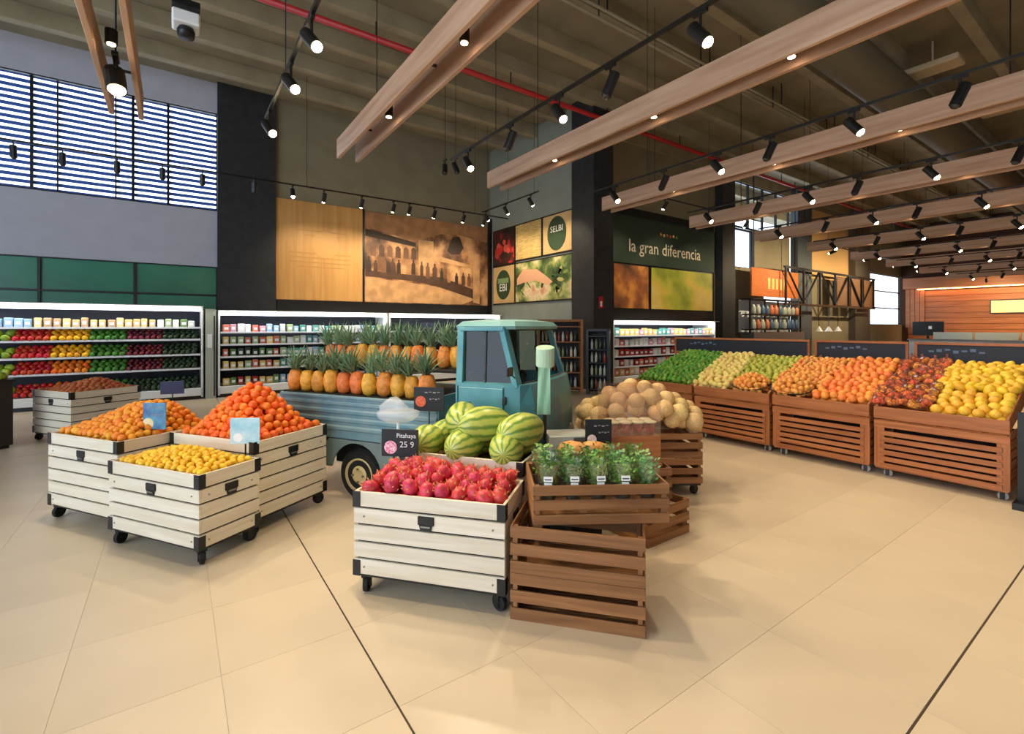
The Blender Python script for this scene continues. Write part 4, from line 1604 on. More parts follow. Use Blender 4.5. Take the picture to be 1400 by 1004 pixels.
# plastic bag tray on a pole
t = thing('bag_holder', 'clear plastic tray of bags on a pole by the truck bed', 'bag holder', (1.40, 3.50, 0), VR)
b = MB()
b.cyl((0, 0, 0), (0, 0, .88), .011, n=8)
b.build('pole', m_white, t)
pbox('foot', t, (0, 0, .01), (.15, .15, .02), m_white)
m_milky = film('milky_plastic', (235, 238, 245), .28)
b = MB()
b.lathe([(.10, 0), (.155, .035), (.165, .075), (.13, .085)], 18, Matrix.Scale(.75, 4, (0, 1, 0)))
b.build('tray', m_milky, t, (0, 0, .875), smooth=True)
rr = random.Random(4)
b = blob([(.03, .0), (.09, .01), (.11, .05), (.08, .09), (.03, .12)], 3, n=14, wob=.18)
b.build('plastic_bags', m_milky, t, (-.03, 0, .94), smooth=True)
# bag roll stand at the nose of the truck
t = thing('bag_roll_stand', 'post with a pale green bag roll and hanging bag by truck nose', 'bag roll', (2.36, 2.90, 0), VR)
b = MB()
b.cyl((0, 0, 0), (0, 0, 1.33), .014, n=8)
b.build('post', m_black, t)
pbox('foot', t, (0, 0, .01), (.24, .24, .02), m_black)
m_roll = M('pale_green_film', (176, 206, 178), .4)
b = MB()
b.lathe([(.02, -.075), (.068, -.075), (.072, -.07), (.072, .07), (.068, .075), (.02, .075)], 20)
b.build('roll', m_roll, t, (0, -.03, 1.37), (R(12), 0, 0), smooth=False)
b = MB()
vs = []
for k in range(9):
    z = 1.29 - k * .045
    for i in range(6):
        vs.append((-.045 + .018 * i * (1 + .02 * k) - .004 * k * .3, -.06 + .008 * math.sin(i * 1.9 + k * .5), z))
fs = [(k * 6 + i, k * 6 + i + 1, (k + 1) * 6 + i + 1, (k + 1) * 6 + i) for k in range(8) for i in range(5)]
b.add(vs, fs)
o = b.build('hanging_bag', film('green_film', (150, 200, 165), .8), t, (-.012, -.02, 0), smooth=True)

# ------------------------------------------------------------------ cantaloupe display and tubs
CC = Vector((3.80, 3.20, 0))
CAng = VR + R(2)
for k, (dx, dy, lb) in enumerate(((-.27, 0, 'left'), (.27, 0, 'right'))):
    for lev in range(2):
        p = CC + Matrix.Rotation(CAng, 3, 'Z') @ Vector((dx, dy, .12 + lev * .24))
        crate('brown slatted crate under the cantaloupes, %s %s' % (lb, ('lower', 'upper')[lev]), p, CAng, .52, .62, .235, group='crates under the cantaloupes')
t = thing('dolly', 'black wheeled dolly under the cantaloupe crates', 'dolly', CC, CAng)
pbox('deck', t, (0, 0, .105), (1.04, .58, .02), m_black)
for sx in (-1, 1):
    for sy in (-1, 1):
        castor(t, (sx * .46, sy * .24, .094), .045, .5)


def hc(x, y):
    return .66 + .36 * max(0, 1 - (abs(x) / .56) ** 1.4 * .75 - (abs(y) / .4) ** 1.5 * .5)


pile(F_cant, 'cantaloupe', 'tan netted cantaloupe in the heap right of the truck', 'cantaloupe', 'cantaloupes in the heap', CC, CAng, hc, -.58, .58, -.40, .40, 31)
# tubs in an acrylic stand
AC = Vector((2.92, 2.30, 0)) + Vector((.52, .02, 0))
AC = Vector((3.02, 2.64, 0))
crate('brown slatted crate second in the stack behind the herbs', (AC.x, AC.y, .262), R(-30), .56, .42, .24)
t = thing('acrylic_stand', 'clear acrylic display case over red tubs', 'display case', (AC.x, AC.y, .505), R(-30))
m_acr = glass('acrylic', (254, 250, 248), .10, .06)
pbox('base_tray', t, (0, 0, .012), (.44, .34, .024), w_bin)
pbox('riser', t, (0, .0, .13), (.42, .32, .21), w_bin)
for c, s in (((0, -.16, .43), (.42, .006, .38)), ((0, .16, .43), (.42, .006, .38)), ((-.207, 0, .43), (.006, .31, .38)), ((.207, 0, .43), (.006, .31, .38)), ((0, 0, .62), (.42, .32, .006))):
    pbox('pane', t, c, s, m_acr, bev=.0005)
tb = MB()
tb.lathe([(.036, 0), (.046, .09), (.048, .095), (.04, .095)], 14)
TUB = tb.mesh('cup', glass('tub_plastic', (250, 240, 238), .12, .1), True)
tf = MB()
for k in range(9):
    v, f = low_sphere(.017)
    tf.add(v, f, Matrix.Translation((.021 * math.cos(k * 2.2), .021 * math.sin(k * 2.2), .02 + .009 * k)))
TFR = tf.mesh('berries', M('berry_red', (190, 48, 40), .35), True)
tl = MB()
tl.lathe([(.05, .095), (.05, .103), (.04, .108)], 14)
TLD = tl.mesh('lid', M('lid_plastic', (214, 206, 170), .3))
for r_ in range(2):
    for c in range(4):
        p = cart_pt(t.location, R(-30), -.15 + c * .1, -.09 + r_ * .11, .237)
        q = thing('fruit_tub', 'red berry tub in the acrylic case, %s row, %s from left' % (('front', 'rear')[r_], ORD[c]), 'tub', p, 0, 'red tubs in the acrylic case')
        link('cup', TUB, q)
        link('berries', TFR, q)
        link('lid', TLD, q)
t = thing('pedestal', 'dark pedestal behind the potted herbs', 'pedestal', (2.27, 2.37, 0), UA)
pbox('block', t, (0, 0, .345), (.2, .2, .69), m_dark)
PAP = [blob([(.02, -.12), (.05, -.10), (.068, -.04), (.066, .03), (.045, .09), (.02, .12)], s_, n=14, wob=.02).mesh('papaya', M('papaya_skin', (226, 150, 74), .45, var=.1, noise=(14, .2)), True) for s_ in range(2)]
for k, (dx, lb) in enumerate(((-.06, 'left'), (.07, 'right'))):
    p = cart_pt((2.27, 2.37, .755), UA, dx, 0, 0)
    tag(link('papaya', PAP[k], None, p, (R(90), 0, UA + R(60 + 30 * k))), 'tan orange papaya behind the herbs, %s of the two' % lb, 'papaya', 'papayas behind the herbs')
# grey white box and small crate behind the herbs
t = thing('cardboard_box', 'grey white cardboard box behind the potted herbs', 'box', (2.56, 2.86, 0), R(-28))
pbox('pedestal', t, (0, 0, .30), (.3, .24, .6), m_dark)
pbox('body', t, (0, 0, .68), (.34, .26, .15), M('grey_card', (186, 190, 182), .7), bev=.004)
pbox('label_panel', t, (.09, -.1315, .68), (.15, .002, .13), M('card_dark', (96, 92, 84), .7))
for k, (x, y) in enumerate(((2.10, 2.22), (2.28, 2.12))):
    pass

# ------------------------------------------------------------------ right-hand bin row
RX0, RX1 = 6.15, 7.50
bins = [(4.17, 5.25, 'leftmost wooden bin of the right row, under the limes'), (3.06, 4.16, 'wooden bin under pale yellow fruit and the left black basket'), (1.99, 3.05, 'wooden bin under apricots and oranges in the right row'), (.92, 1.98, 'rightmost wooden bin under netted citrus and grapefruit')]
for k, (y0, y1, lb) in enumerate(bins):
    L = y1 - y0 - .03
    t = thing('display_bin', lb, 'bin', (RX0, (y0 + y1) / 2, 0), R(-90), 'wooden display bins of the right row')
    # local x = -world y direction along the row, local y = world x (depth)
    D = RX1 - RX0
    pbox('top_board', t, (0, .012, .685), (L, .024, .125), w_bin, bev=.004)
    for s in (-1, 1):
        pbox('front_post', t, (s * (L / 2 - .045), .03, .355), (.50, .024, .09), w_bin, (0, R(90), 0))
        pbox('rear_post', t, (s * (L / 2 - .03), D - .05, .62), (1.04, .05, .05), w_bin, (0, R(90), 0))
        for q in range(6):
            pbox('side_slat', t, (s * (L / 2 - .01), D / 2, .15 + q * .09), (D - .1, .016, .07), w_bin, (0, 0, R(90)))
        b = MB()
        b.add([(s * (L / 2 - .01), .03, .62), (s * (L / 2 - .01), D, 1.0), (s * (L / 2 - .01), D, 1.2), (s * (L / 2 - .01), .03, .76),
               (s * (L / 2 - .03), .03, .62), (s * (L / 2 - .03), D, 1.0), (s * (L / 2 - .03), D, 1.2), (s * (L / 2 - .03), .03, .76)],
              [(0, 1, 2, 3), (4, 7, 6, 5), (0, 4, 5, 1), (3, 2, 6, 7), (0, 3, 7, 4), (1, 5, 6, 2)])
        b.build('side_cheek', w_bin, t)
        castor(t, (s * (L / 2 - .08), .10, .085), .04, .3, m_rubber)
        castor(t, (s * (L / 2 - .08), D - .12, .085), .04, .6, m_rubber)
    pbox('front_board', t, (0, .02, .565), (L, .02, .07), w_bin)
    for q in range(6):
        pbox('slat', t, (0, .016, .13 + q * .068), (L - .1, .018, .047), w_bin)
    pbox('base', t, (0, D / 2, .105), (L - .02, D - .04, .03), w_bin)
    pbox('back_panel', t, (0, .5, .36), (L - .06, .012, .5), m_seat)
    pbox('deck', t, (0, .03 + (D - .06) / 2, .80), (L - .04, math.hypot(D - .06, .40), .015), w_bin, (math.atan2(.40, D - .06), 0, 0))
    # white bags stored inside
# chalk boards behind
for lb, y0, y1 in (('black chalkboard in wood frame behind the limes', 3.2, 5.5), ('black chalkboard in wood frame behind the apricots', 2.05, 3.13), ('black chalkboard in wood frame behind the grapefruit', .9, 1.99)):
    t = thing('chalkboard', lb, 'chalkboard', (7.58, (y0 + y1) / 2, 0), R(-90), 'chalkboards behind the right row')
    L = y1 - y0
    pbox('board', t, (0, .0, 1.27), (L - .03, .015, .22), M('board_navy', (30, 34, 46), .6))
    pbox('frame_rail', t, (0, -.005, 1.395), (L, .03, .03), w_bin)
    pbox('frame_rail', t, (0, -.005, 1.145), (L, .03, .03), w_bin)
    for s in (-1, 1):
        pbox('frame_post', t, (s * (L / 2 - .015), 0, .70), (1.40, .03, .03), w_bin, (0, R(90), 0))
    for q in range(7):
        pbox('chalk_mark', t, (-L * .35 + q * .075, -.009, 1.30 + .012 * (q % 3)), (.05, .002, .02 + .014 * (q % 2)), M('chalk', (96, 116, 140), .8), bev=.0004)


def hrow(off=0):
    # local frame: x along world -y from 0, y depth from front
    return lambda x, y: .755 + off + .43 * y / 1.35


ROWO = (RX0 + .035, 0, 0)
RD = 1.27
NETS = []


def rowpile(meshes, name, label, cat, group, y0f, y1f, y0b, y1b, seed, d0=0.0, d1=RD, off=0, extra=None, tight=1.6, part=None, tilt=6.28):
    """patch between two lines across the row; y at the front and at the back edge"""
    def inside(x, y):
        f = y / RD
        wy = -x
        return y0f + (y0b - y0f) * f <= wy <= y1f + (y1b - y1f) * f
    h0 = hrow(off)
    hf = (lambda x, y: h0(x, y) + extra(-x, y)) if extra else h0
    return pile(meshes, name, label, cat, group, ROWO, R(-90) + R(0) if False else 0, lambda X_, Y_: hf(Y_, X_), d0, d1, -1, 1, seed) if False else pile2(meshes, name, label, cat, group, hf, inside, min(y0f, y0b), max(y1f, y1b), d0, d1, seed, tight, part, tilt)


def pile2(meshes, name, label, cat, group, hf, inside, ya, yb, d0, d1, seed, tight, part, tilt):
    # rotate -90: local (x, y) -> world (y, -x); so local x = -world y, local y = world x
    return pile(meshes, name, label, cat, group, (ROWO[0], 0, 0), R(-90) + PI * 0, lambda x, y: hf(x, y), -yb, -ya, d0, d1, seed, tight=tight, inside=inside, part=part, tilt=tilt, tries=12000)


bump_ = lambda yc, w, h: (lambda wy, d: h * max(0, 1 - ((wy - yc) / w) ** 2) * (1 - abs(d / RD - .5)))
rowpile(F_lime, 'lime', 'green lime in the leftmost bin of the right row', 'lime', 'limes in the right row', 4.19, 5.22, 4.45, 5.22, 41, extra=bump_(4.8, .6, .05))
rowpile(F_pale, 'pale_citrus', 'pale yellow fruit right of the limes in the right row', 'citrus', 'pale yellow fruit in the right row', 3.66, 4.17, 3.95, 4.43, 42, extra=bump_(4.0, .5, .04))
rowpile(F_green_ap, 'green_apple', 'greenish yellow apple at the top of the right row', 'apple', 'greenish apples in the right row', 3.2, 3.64, 3.25, 3.93, 43, d0=.40)
rowpile(F_peach, 'apricot', 'orange yellow apricot upper middle of the right row', 'apricot', 'upper apricots in the right row', 2.64, 3.18, 2.62, 3.23, 44, d0=.38)
rowpile(F_rorange, 'orange', 'orange in the middle of the right row of bins', 'orange', 'oranges in the right row', 2.0, 2.62, 2.12, 2.60, 45, extra=bump_(2.3, .5, .05))
m_net = M('netted_citrus', (240, 138, 56), .5, var=.22, hue=.03)
nb_ = MB()
v_, f_ = low_sphere(.03)
for k in range(6):
    nb_.add(v_, f_, Matrix.Translation((.035 * math.cos(k * 1.05), .03 * math.sin(k * 1.05), .012 * (k % 3))))
NB = nb_.mesh('fruit', m_net, True)
nn = MB()
for k in range(8):
    a = k * PI / 4
    pts = [(.068 * math.cos(a) * s, .064 * math.sin(a) * s, z) for s, z in ((.9, -.025), (1.02, .01), (.8, .045), (.1, .07))]
    nn.tube([Vector(p) for p in pts], 0.0022, 4)
for z, s in ((-.012, .98), (.02, 1.0), (.045, .8)):
    nn.tube([Vector((.068 * s * math.cos(t), .064 * s * math.sin(t), z)) for t in np.linspace(0, 2 * PI, 9)], .0022, 4)
nn.cyl((0, 0, .065), (0, 0, .10), .008, .014, 6)
NN = nn.mesh('net', M('dark_net', (146, 84, 66), .6, var=.3))
LBL = bmesh_box((.045, .03, .002), M('net_label', (214, 206, 214), .5), .0005)
h0 = hrow(.02)
rd = random.Random(8)
for p in points_on(lambda x, y: h0(x, y), -2.0, -1.45, .02, RD, .095, 46, 4000, lambda x, y: 1.5 + .12 * y <= -x <= 1.97 + .12 * y):
    w_ = Vector((RX0 + .035 + p[1], -p[0], p[2]))
    q = thing('citrus_net', 'dark net of small oranges in the rightmost bin', 'net bag', w_, rd.uniform(0, 6), 'nets of small oranges')
    q.rotation_euler = (rd.uniform(-.5, .5), rd.uniform(-.5, .1), rd.uniform(0, 6))
    link('fruit', NB, q)
    link('net', NN, q)
    if rd.random() < .5:
        link('tag_label', LBL, q, (-.02, 0, .052), (.2, -.4, 0))
rowpile(F_grape, 'grapefruit', 'yellow grapefruit along the front of the rightmost bin', 'grapefruit', 'grapefruit in the rightmost bin', .95, 1.47, .98, 1.50, 47, d1=.5, off=.01)
rowpile(F_lemon2, 'lemon', 'yellow lemon at the top of the rightmost bin', 'lemon', 'lemons in the rightmost bin', .95, 1.52, .95, 1.60, 48, d0=.48, extra=bump_(1.25, .5, .05))
# black oval baskets of apricots on the front edge
for k, (yc, lb) in enumerate(((3.42, 'left'), (2.89, 'right'))):
    t = thing('oval_basket', 'shallow black oval basket of apricots, %s one on the bin edge' % lb, 'basket', (RX0 + .22, yc, .775), R(-90))
    b = MB()
    b.lathe([(.12, 0), (.19, .045), (.20, .055), (.185, .05), (.11, .012)], 22, Matrix.Scale(1.3, 4, (1, 0, 0)))
    b.build('bowl', m_black, t, (0, 0, 0), (R(16), 0, 0), smooth=True)
    pile(F_peach, 'apricot', 'orange yellow apricot in the %s black oval basket' % lb, 'apricot', 'apricots in the %s basket' % lb, (RX0 + .22, yc, .80), R(-90),
         lambda x, y: .02 + y * .30 + .13 * max(0, 1 - (x * x * .6 + y * y) / .035), -.26, .26, -.2, .2, 50 + k, inside=lambda x, y: x * x * .6 + y * y < .027, tries=3500)
# right end: dark rail and grey panel
t = thing('end_panel', 'grey corrugated counter end at the right edge', 'counter', (6.35, .60, 0))
pbox('panel', t, (.55, -.02, .55), (1.2, .4, 1.0), M('corrugated_grey', (128, 120, 108), .6))
pbox('plinth', t, (.55, -.02, .03), (1.26, .46, .06), m_black)
for k in range(14):
    pbox('ridge', t, (-.055, -.02, .08 + k * .07), (.012, .4, .03), M('corrugated_grey', (128, 120, 108), .6))
t = thing('bumper_post', 'black bumper post at the end of the right row', 'post', (6.02, .86, 0))
pbox('post', t, (.12, 0, .42), (.04, .05, .84), m_black)
pbox('foot', t, (.12, 0, .03), (.3, .08, .06), m_black)

# ------------------------------------------------------------------ coolers
m_led = M('cooler_led', (235, 240, 255), .5, emit=6)


def cooler(label, x0, x1, yf, dep, h, shelves, ang=0, endpanel=None):
    t = thing('open_cooler', label, 'cooler', ((x0 + x1) / 2, yf, 0))
    L = x1 - x0
    pbox('back_panel', t, (0, dep - .03, h / 2), (L, .04, h), M('cooler_back', (40, 46, 56), .5))
    pbox('base', t, (0, dep / 2 + .0, .165), (L, dep, .17), m_white, bev=.01)
    pbox('kick_plate', t, (0, dep / 2 + .03, .04), (L, dep - .06, .08), m_black)
    pbox('canopy', t, (0, dep / 2, h - .05), (L, dep, .10), m_white, bev=.015)
    pbox('lamp_strip', t, (0, .14, h - .108), (L - .1, .05, .012), m_led)
    for s in (-1, 1):
        pbox('side_wall', t, (s * (L / 2 - .02), dep / 2, h / 2), (.04, dep, h - .1), m_white, bev=.006)
    for f in (0,):
        ld_ = bpy.data.lights.new('cooler_tube', 'AREA')
        ld_.shape = 'RECTANGLE'
        ld_.size = L * .96
        ld_.size_y = .06
        ld_.energy = 5 * L
        ld_.color = (1, .97, .92)
        lo2 = bpy.data.objects.new('cooler_tube', ld_)
        COL.objects.link(lo2)
        lo2.parent = t
        lo2.location = (f * L, -.09, h - .02)
        lo2.rotation_euler = (R(38), 0, 0)
    pbox('lamp_visor', t, (0, -.06, h - .01), (L, .15, .012), m_white)
    for z in shelves:
        sh = pbox('shelf', t, (0, .30, z), (L - .1, .56, .02), m_shelfw)
        pbox('price_rail', sh, (0, -.285, .008), (L - .1, .012, .04), m_shelfw)
    return t


SH = [.67, .98, 1.31, 1.57]
cooler('long white open cooler of vegetables under the green windows', -5.2, .52, 12.6, .9, 2.06, SH)
pbox_ = None
t = thing('end_pillar', 'pale greenish service panel between the two coolers', 'panel', (.66, 12.62, 0))
pbox('panel', t, (0, .2, 1.0), (.2, .4, 2.0), M('pale_panel', (176, 180, 160), .5))
pbox('groove', t, (.07, -.003, .95), (.03, .006, 1.8), m_dark)
pbox('control_box', t, (-.02, -.02, 1.28), (.09, .04, .3), m_white)
cooler('long white open cooler of packs behind the pineapples', .80, 4.75, 12.62, .9, 1.98, [.62, .9, 1.18, 1.46])
cooler('white open cooler behind the truck cab', 4.80, 8.45, 12.62, .9, 1.98, [.62, .9, 1.18, 1.46])
cooler('white open cooler of dairy packs under the green sign', 9.55, 14.3, 8.85, .85, 1.78, [.5, .78, 1.06, 1.34])


def veg(name, col, prof, rough=.35, hue=.012, var=.15, wob=.04):
    m = M(name + '_skin', col, rough, var=var, hue=hue)
    return [blob(prof, s, n=9, wob=wob).mesh(name, m, True) for s in range(2)]


sp5 = lambda r, z=1.0: sph_prof(r, z, 5)
V = {
    'red_pepper': veg('red_pepper', (196, 36, 22), sp5(.055, 1.1)), 'tomato': veg('tomato', (214, 58, 34), sp5(.05, .9)),
    'yellow_pepper': veg('yellow_pepper', (246, 178, 20), sp5(.055, 1.1)), 'orange_pepper': veg('orange_pepper', (240, 120, 20), sp5(.055, 1.1)),
    'green_pepper': veg('green_pepper', (62, 122, 30), sp5(.055, 1.1), var=.25), 'beetroot': veg('beetroot', (122, 30, 44), sp5(.045, .95), var=.5, hue=.02),
    'avocado': veg('avocado', (40, 62, 34), sp5(.05, 1.2), var=.3), 'lettuce': veg('lettuce', (156, 186, 50), sp5(.08, .9), wob=.12),
    'carrot_bunch': veg('carrot_bunch', (232, 104, 26), sp5(.05, 1.3)),
}
COLS = [(-3.1, -2.47), (-2.47, -1.95), (-1.95, -1.39), (-1.39, -.81), (-.81, -.21), (-.21, .40)]
GRID = [['lettuce', 'tomato', 'carrot_bunch', 'green_pepper', 'avocado', 'avocado'], ['lettuce', 'red_pepper', 'orange_pepper', 'green_pepper', 'beetroot', 'avocado'],
        ['lettuce', 'red_pepper', 'yellow_pepper', 'green_pepper', 'beetroot', 'avocado'], ['lettuce', 'red_pepper', 'yellow_pepper', 'green_pepper', 'beetroot', 'avocado']]
LEV = [.26, .68, .99, 1.32]
LVN = ['bottom', 'second lowest', 'middle', 'upper']
rd = random.Random(17)
for r_, z in enumerate(LEV):
    for c, (x0, x1) in enumerate(COLS):
        kind = GRID[r_][c]
        r = .075 if kind == 'lettuce' else .05
        nx = max(2, int((x1 - x0) / (2 * r * .98)))
        for layer in range(4 if kind != 'lettuce' else 2):
            for i in range(nx):
                x = x0 + (i + .5 + (.25 if layer % 2 else -.1)) * (x1 - x0) / nx
                o = link(kind, rd.choice(V[kind]), None, (x + rd.uniform(-.008, .008), 12.65 + layer * .062 + (0 if kind != 'lettuce' else .03), z + r + layer * r * 1.0), (rd.uniform(-.6, .6), rd.uniform(-.6, .6), rd.uniform(0, 6)))
                tag(o, '%s on the %s shelf of the left cooler' % (kind.replace('_', ' '), LVN[r_]) + (' at its right end' if kind == 'avocado' and c == 5 and r_ == 0 else ''), kind.replace('_', ' '), '%s in the left cooler, %s shelf' % (kind.replace('_', ' '), LVN[r_]))
# packs along the top shelf of the left cooler
PK = [M('pack%d' % k, c, .45, var=.15) for k, c in enumerate(((150, 186, 216), (222, 190, 128), (196, 158, 118), (160, 180, 130), (222, 120, 96), (236, 200, 120), (96, 130, 70), (170, 40, 44), (226, 226, 220), (90, 160, 150), (206, 150, 170), (60, 70, 60)))]


def packs(x0, x1, y, z, h, pal, step, label, group, seed):
    r_ = random.Random(seed)
    x = x0
    num = 0
    while x < x1 - step * .5:
        wd = step * r_.uniform(.7, .95)
        hh = h * r_.uniform(.75, 1.0)
        m = PK[pal(x, r_)]
        o = link('food_pack', bmesh_box((round(wd, 2), .12, round(hh, 2)), m, .012), None, (x + wd / 2, y + .06, z + round(hh, 2) / 2), (0, 0, 0))
        tag(o, label + ', ' + ORD[num] + ' from left', 'pack', group)
        num += 1
        pbox('label_print', o, (0, -.061, .0), (round(wd * .6, 2), .002, round(hh * .35, 2)), m_whitepaint, bev=.0003)
        x += step


packs(-3.0, .42, 12.68, 1.582, .2, lambda x, r_: 0 if x < -2.2 else r_.choice((1, 2, 1, 8)) if x < -.3 else r_.choice((3, 8, 6)), .135, 'food pack on the top shelf of the left cooler', 'packs in the left cooler', 60)
for k, (z, nm) in enumerate(((.26, 'bottom'), (.632, 'fourth'), (.912, 'third'), (1.192, 'second'), (1.472, 'top'))):
    packs(.9, 4.6, 12.70, z, .2, (lambda kk: lambda x, r_: r_.choice(((6, 5, 7), (5, 4, 3), (4, 6, 11), (4, 5, 1, 3), (4, 10, 8, 0))[kk] if x < 2 else (0, 8, 3, 9)))(k), .15, 'food pack on the %s shelf of the cooler behind the truck' % nm, 'packs in the cooler behind the truck, %s shelf' % nm, 70 + k)
for k, (z, nm) in enumerate(((.26, 'bottom'), (.512, 'fourth'), (.792, 'third'), (1.072, 'second'), (1.352, 'top'))):
    packs(9.7, 14.2, 8.93, z, .22, (lambda kk: lambda x, r_: r_.choice(((8, 5, 4), (7, 4, 8), (7, 7, 8), (8, 10, 4), (9, 5, 5, 10))[kk]))(k), .2, 'dairy pack on the %s shelf of the cooler under the green sign' % nm, 'packs in the cooler under the sign, %s shelf' % nm, 80 + k)

# ------------------------------------------------------------------ wooden shelf unit and bottle rack behind the cab
m_bot = [M('bottle%d' % k, c, .2, var=.2) for k, c in enumerate(((190, 196, 180), (120, 130, 90), (150, 60, 40), (210, 200, 170), (60, 66, 56)))]
bt = MB()
bt.lathe([(.03, 0), (.034, .01), (.034, .15), (.014, .20), (.014, .24)], 10)
BOT = [bt.mesh('bottle', m, True) for m in m_bot]
cp = MB()
cp.lathe([(.016, .235), (.016, .262)], 8)
CAP = cp.mesh('cap', m_black)


def shelf_unit(label, loc, rz, w, h, d, n, mat, glabel, group, seed):
    t = thing('shelf_unit', label, 'shelf', loc, rz)
    for s in (-1, 1):
        pbox('side_panel', t, (s * (w / 2 - .03), d / 2, h / 2), (.06, d, h), mat)
    pbox('top_panel', t, (0, d / 2, h - .03), (w, d, .06), mat)
    pbox('back_panel', t, (0, d - .01, h / 2), (w - .1, .02, h - .05), m_dark)
    r_ = random.Random(seed)
    for k in range(n):
        z = .12 + k * (h - .3) / (n - 1) if n > 1 else .1
        pbox('shelf_board', t, (0, d / 2, z), (w - .12, d - .03, .025), mat)
        x = -w / 2 + .13
        if k == n - 1 and h - z < .32: continue
        while x < w / 2 - .12:
            p = Matrix.Translation(loc) @ Matrix.Rotation(rz, 4, 'Z') @ Vector((x, d * .35, z + .0135))
            o = link('bottle', r_.choice(BOT), None, p)
            tag(o, glabel, 'bottle', group)
            link('cap', CAP, o)
            x += .1
    return t


shelf_unit('wooden shelf of bottles behind the truck windscreen', (7.6, 8.75, 0), R(-90) + R(55), 1.1, 1.78, .4, 5, w_frame, 'small bottle on the wooden shelf behind the truck', 'bottles on the wooden shelf', 3)
shelf_unit('dark rack of bottles beside the black column', (8.15, 8.05, 0), R(-50), .55, 1.55, .35, 5, m_black, 'bottle on the dark rack beside the black column', 'bottles on the dark rack', 4)

# dark bin at the left edge
t = thing('dark_bin', 'dark bin of greens at the left picture edge', 'bin', (-2.12, 9.1, 0), R(-57))
pbox('body', t, (0, 0, .46), (.62, .5, .84), M('bin_brown', (40, 28, 22), .6), bev=.01)
pbox('plinth', t, (0, 0, .03), (.56, .44, .06), m_black)
pbox('rim', t, (0, 0, .89), (.66, .54, .04), m_black)
for k in range(9):
    o = link('lettuce', V['lettuce'][k % 2], None, Matrix.Translation((-2.12, 9.1, .95)) @ Matrix.Rotation(R(-57), 4, 'Z') @ Vector((-.2 + .2 * (k % 3), -.15 + .15 * (k // 3), 0)), (0, 0, k))
    tag(o, 'green lettuce head on the dark bin at the left edge', 'lettuce', 'lettuce on the dark bin')

# ------------------------------------------------------------------ far bays
t = thing('wooden_sign', 'orange wooden hanging sign with pale lettering in the far bay', 'sign', (19.1, 9.3, 2.75))
pbox('board', t, (0, 0, .52), (3.6, .06, 1.05), wood('sign_wood', (206, 120, 56), (176, 90, 40), .5, .05))
for k in range(5):
    pbox('letter_bar', t, (-.55 + k * .3, -.035, .5), (.16, .01, .42), M('sign_gold', (236, 196, 110), .5))
for s in (-1, 1):
    pbox('hanger', t, (s * 1.6, 0, 2.9), (.03, .03, 3.7), m_black)
t = thing('bar_shelf', 'black metal bar shelf with glassware in the far bay', 'shelf', (19.0, 9.2, 0))
pbox('counter', t, (0, .1, .7), (3.9, .5, 1.4), m_steel)
for z in (1.5, 2.05, 2.62):
    pbox('shelf_board', t, (0, .1, z), (3.9, .45, .04), m_black)
for x in (-1.95, -.9, .1, 1.0, 1.95):
    pbox('upright', t, (x, .0, 2.0), (.05, .05, 1.3), m_black)
pbox('pale_back', t, (0, .45, 2.0), (3.8, .02, 1.2), M('white_back', (214, 220, 226), .6))  # plain pale panel behind the shelves
jr = MB()
jr.lathe([(.08, 0), (.1, .03), (.1, .25), (.06, .3), (.06, .36)], 10)
JAR = [jr.mesh('jar', m, True) for m in (m_bot[0], M('jar_blue', (80, 110, 140), .3), M('jar_dark', (46, 44, 46), .3), M('jar_orange', (206, 120, 80), .4))]
rd = random.Random(31)
for r_, z in enumerate((1.52, 2.07)):
    for k in range(11):
        o = link('jar', rd.choice(JAR), None, (17.3 + k * .33, 9.22, z))
        tag(o, 'jar on the %s level of the far bar shelf' % ('lower', 'upper')[r_], 'jar', 'jars on the far bar shelf, %s level' % ('lower', 'upper')[r_])
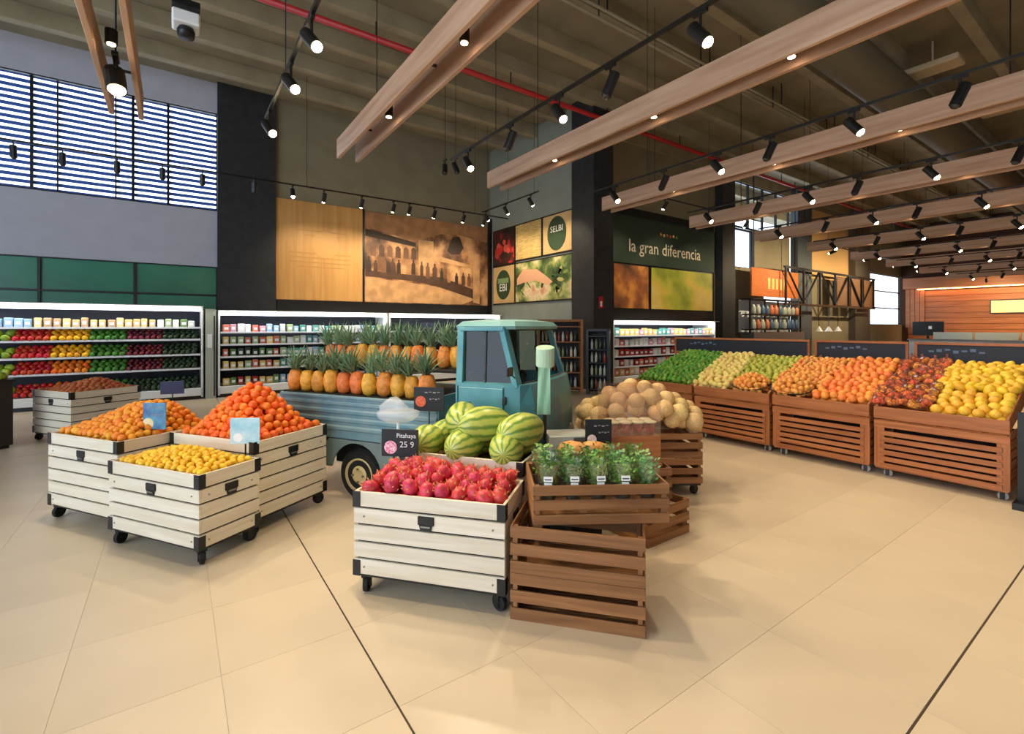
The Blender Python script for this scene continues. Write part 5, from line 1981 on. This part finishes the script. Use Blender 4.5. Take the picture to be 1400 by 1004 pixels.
t = thing('truss_frame', 'black steel truss frame hanging across the far bay', 'truss', (24.0, 9.1, 2.5))
for z in (0, 1.45):
    pbox('chord', t, (0, 0, z), (9.2, .08, .08), m_black)
for k in range(7):
    pbox('strut', t, (-4.5 + k * 1.5, 0, .72), (.07, .07, 1.45), m_black)
for k in range(3):
    for s in (-1, 1):
        b = MB()
        b.cyl((-3 + k * 3, 0, .03), (-3 + k * 3 + s * 1.4, 0, 1.42), .04, n=6)
        b.build('brace', m_black, t)
for k in range(3):
    pbox('infill_panel', t, (1.0 + k * 1.55, .06, .72), (1.3, .02, 1.3), M('infill', (120, 84, 56), .6))
for k in range(3):
    x = 22.4 + k * .95
    t = thing('pendant_lamp', 'small white cone lamp in the far bay, %s from left' % ORD[k], 'lamp', (x, 9.1, 1.40), 0, 'white cone lamps in the far bay')
    b = MB()
    b.lathe([(.16, 0), (.03, .2), (.02, .22)], 14)
    b.build('shade', m_white, t)
    b = MB()
    b.cyl((0, 0, .2), (0, 0, 1.07), .012, n=5)
    b.build('cord', m_black, t)
# service counter along the end wall
t = thing('service_counter', 'long white service counter before the far wood wall', 'counter', (32.6, 4.4, 0), R(-90))
pbox('body', t, (0, 0, .45), (8.6, .8, .86), m_white)
pbox('worktop', t, (0, -.05, .92), (8.7, .95, .06), m_steel)
for k in range(5):
    pbox('glass_hood', t, (-2.6 + k * 1.6, .1, 1.14), (1.5, .5, .36), M('hood_pale', (206, 210, 196), .25))
t = thing('menu_screen', 'black screen standing above the far counter', 'screen', (33.0, 8.1, .96), R(-90))
pbox('stand', t, (0, 0, .1), (.1, .1, .2), m_black)
pbox('panel', t, (0, 0, .55), (1.3, .08, .75), m_black)
pbox('logo', t, (.1, -.045, .6), (.14, .006, .16), m_whitepaint)
t = thing('menu_board', 'pale yellow lit board on the far wood wall', 'board', (34.95, 4.9, 2.35), R(-90))
pbox('panel', t, (0, -.03, .3), (2.2, .06, .62), M('lit_board', (236, 200, 120), .5, emit=.6))
pbox('frame', t, (0, -.005, .3), (2.3, .05, .72), m_dark)
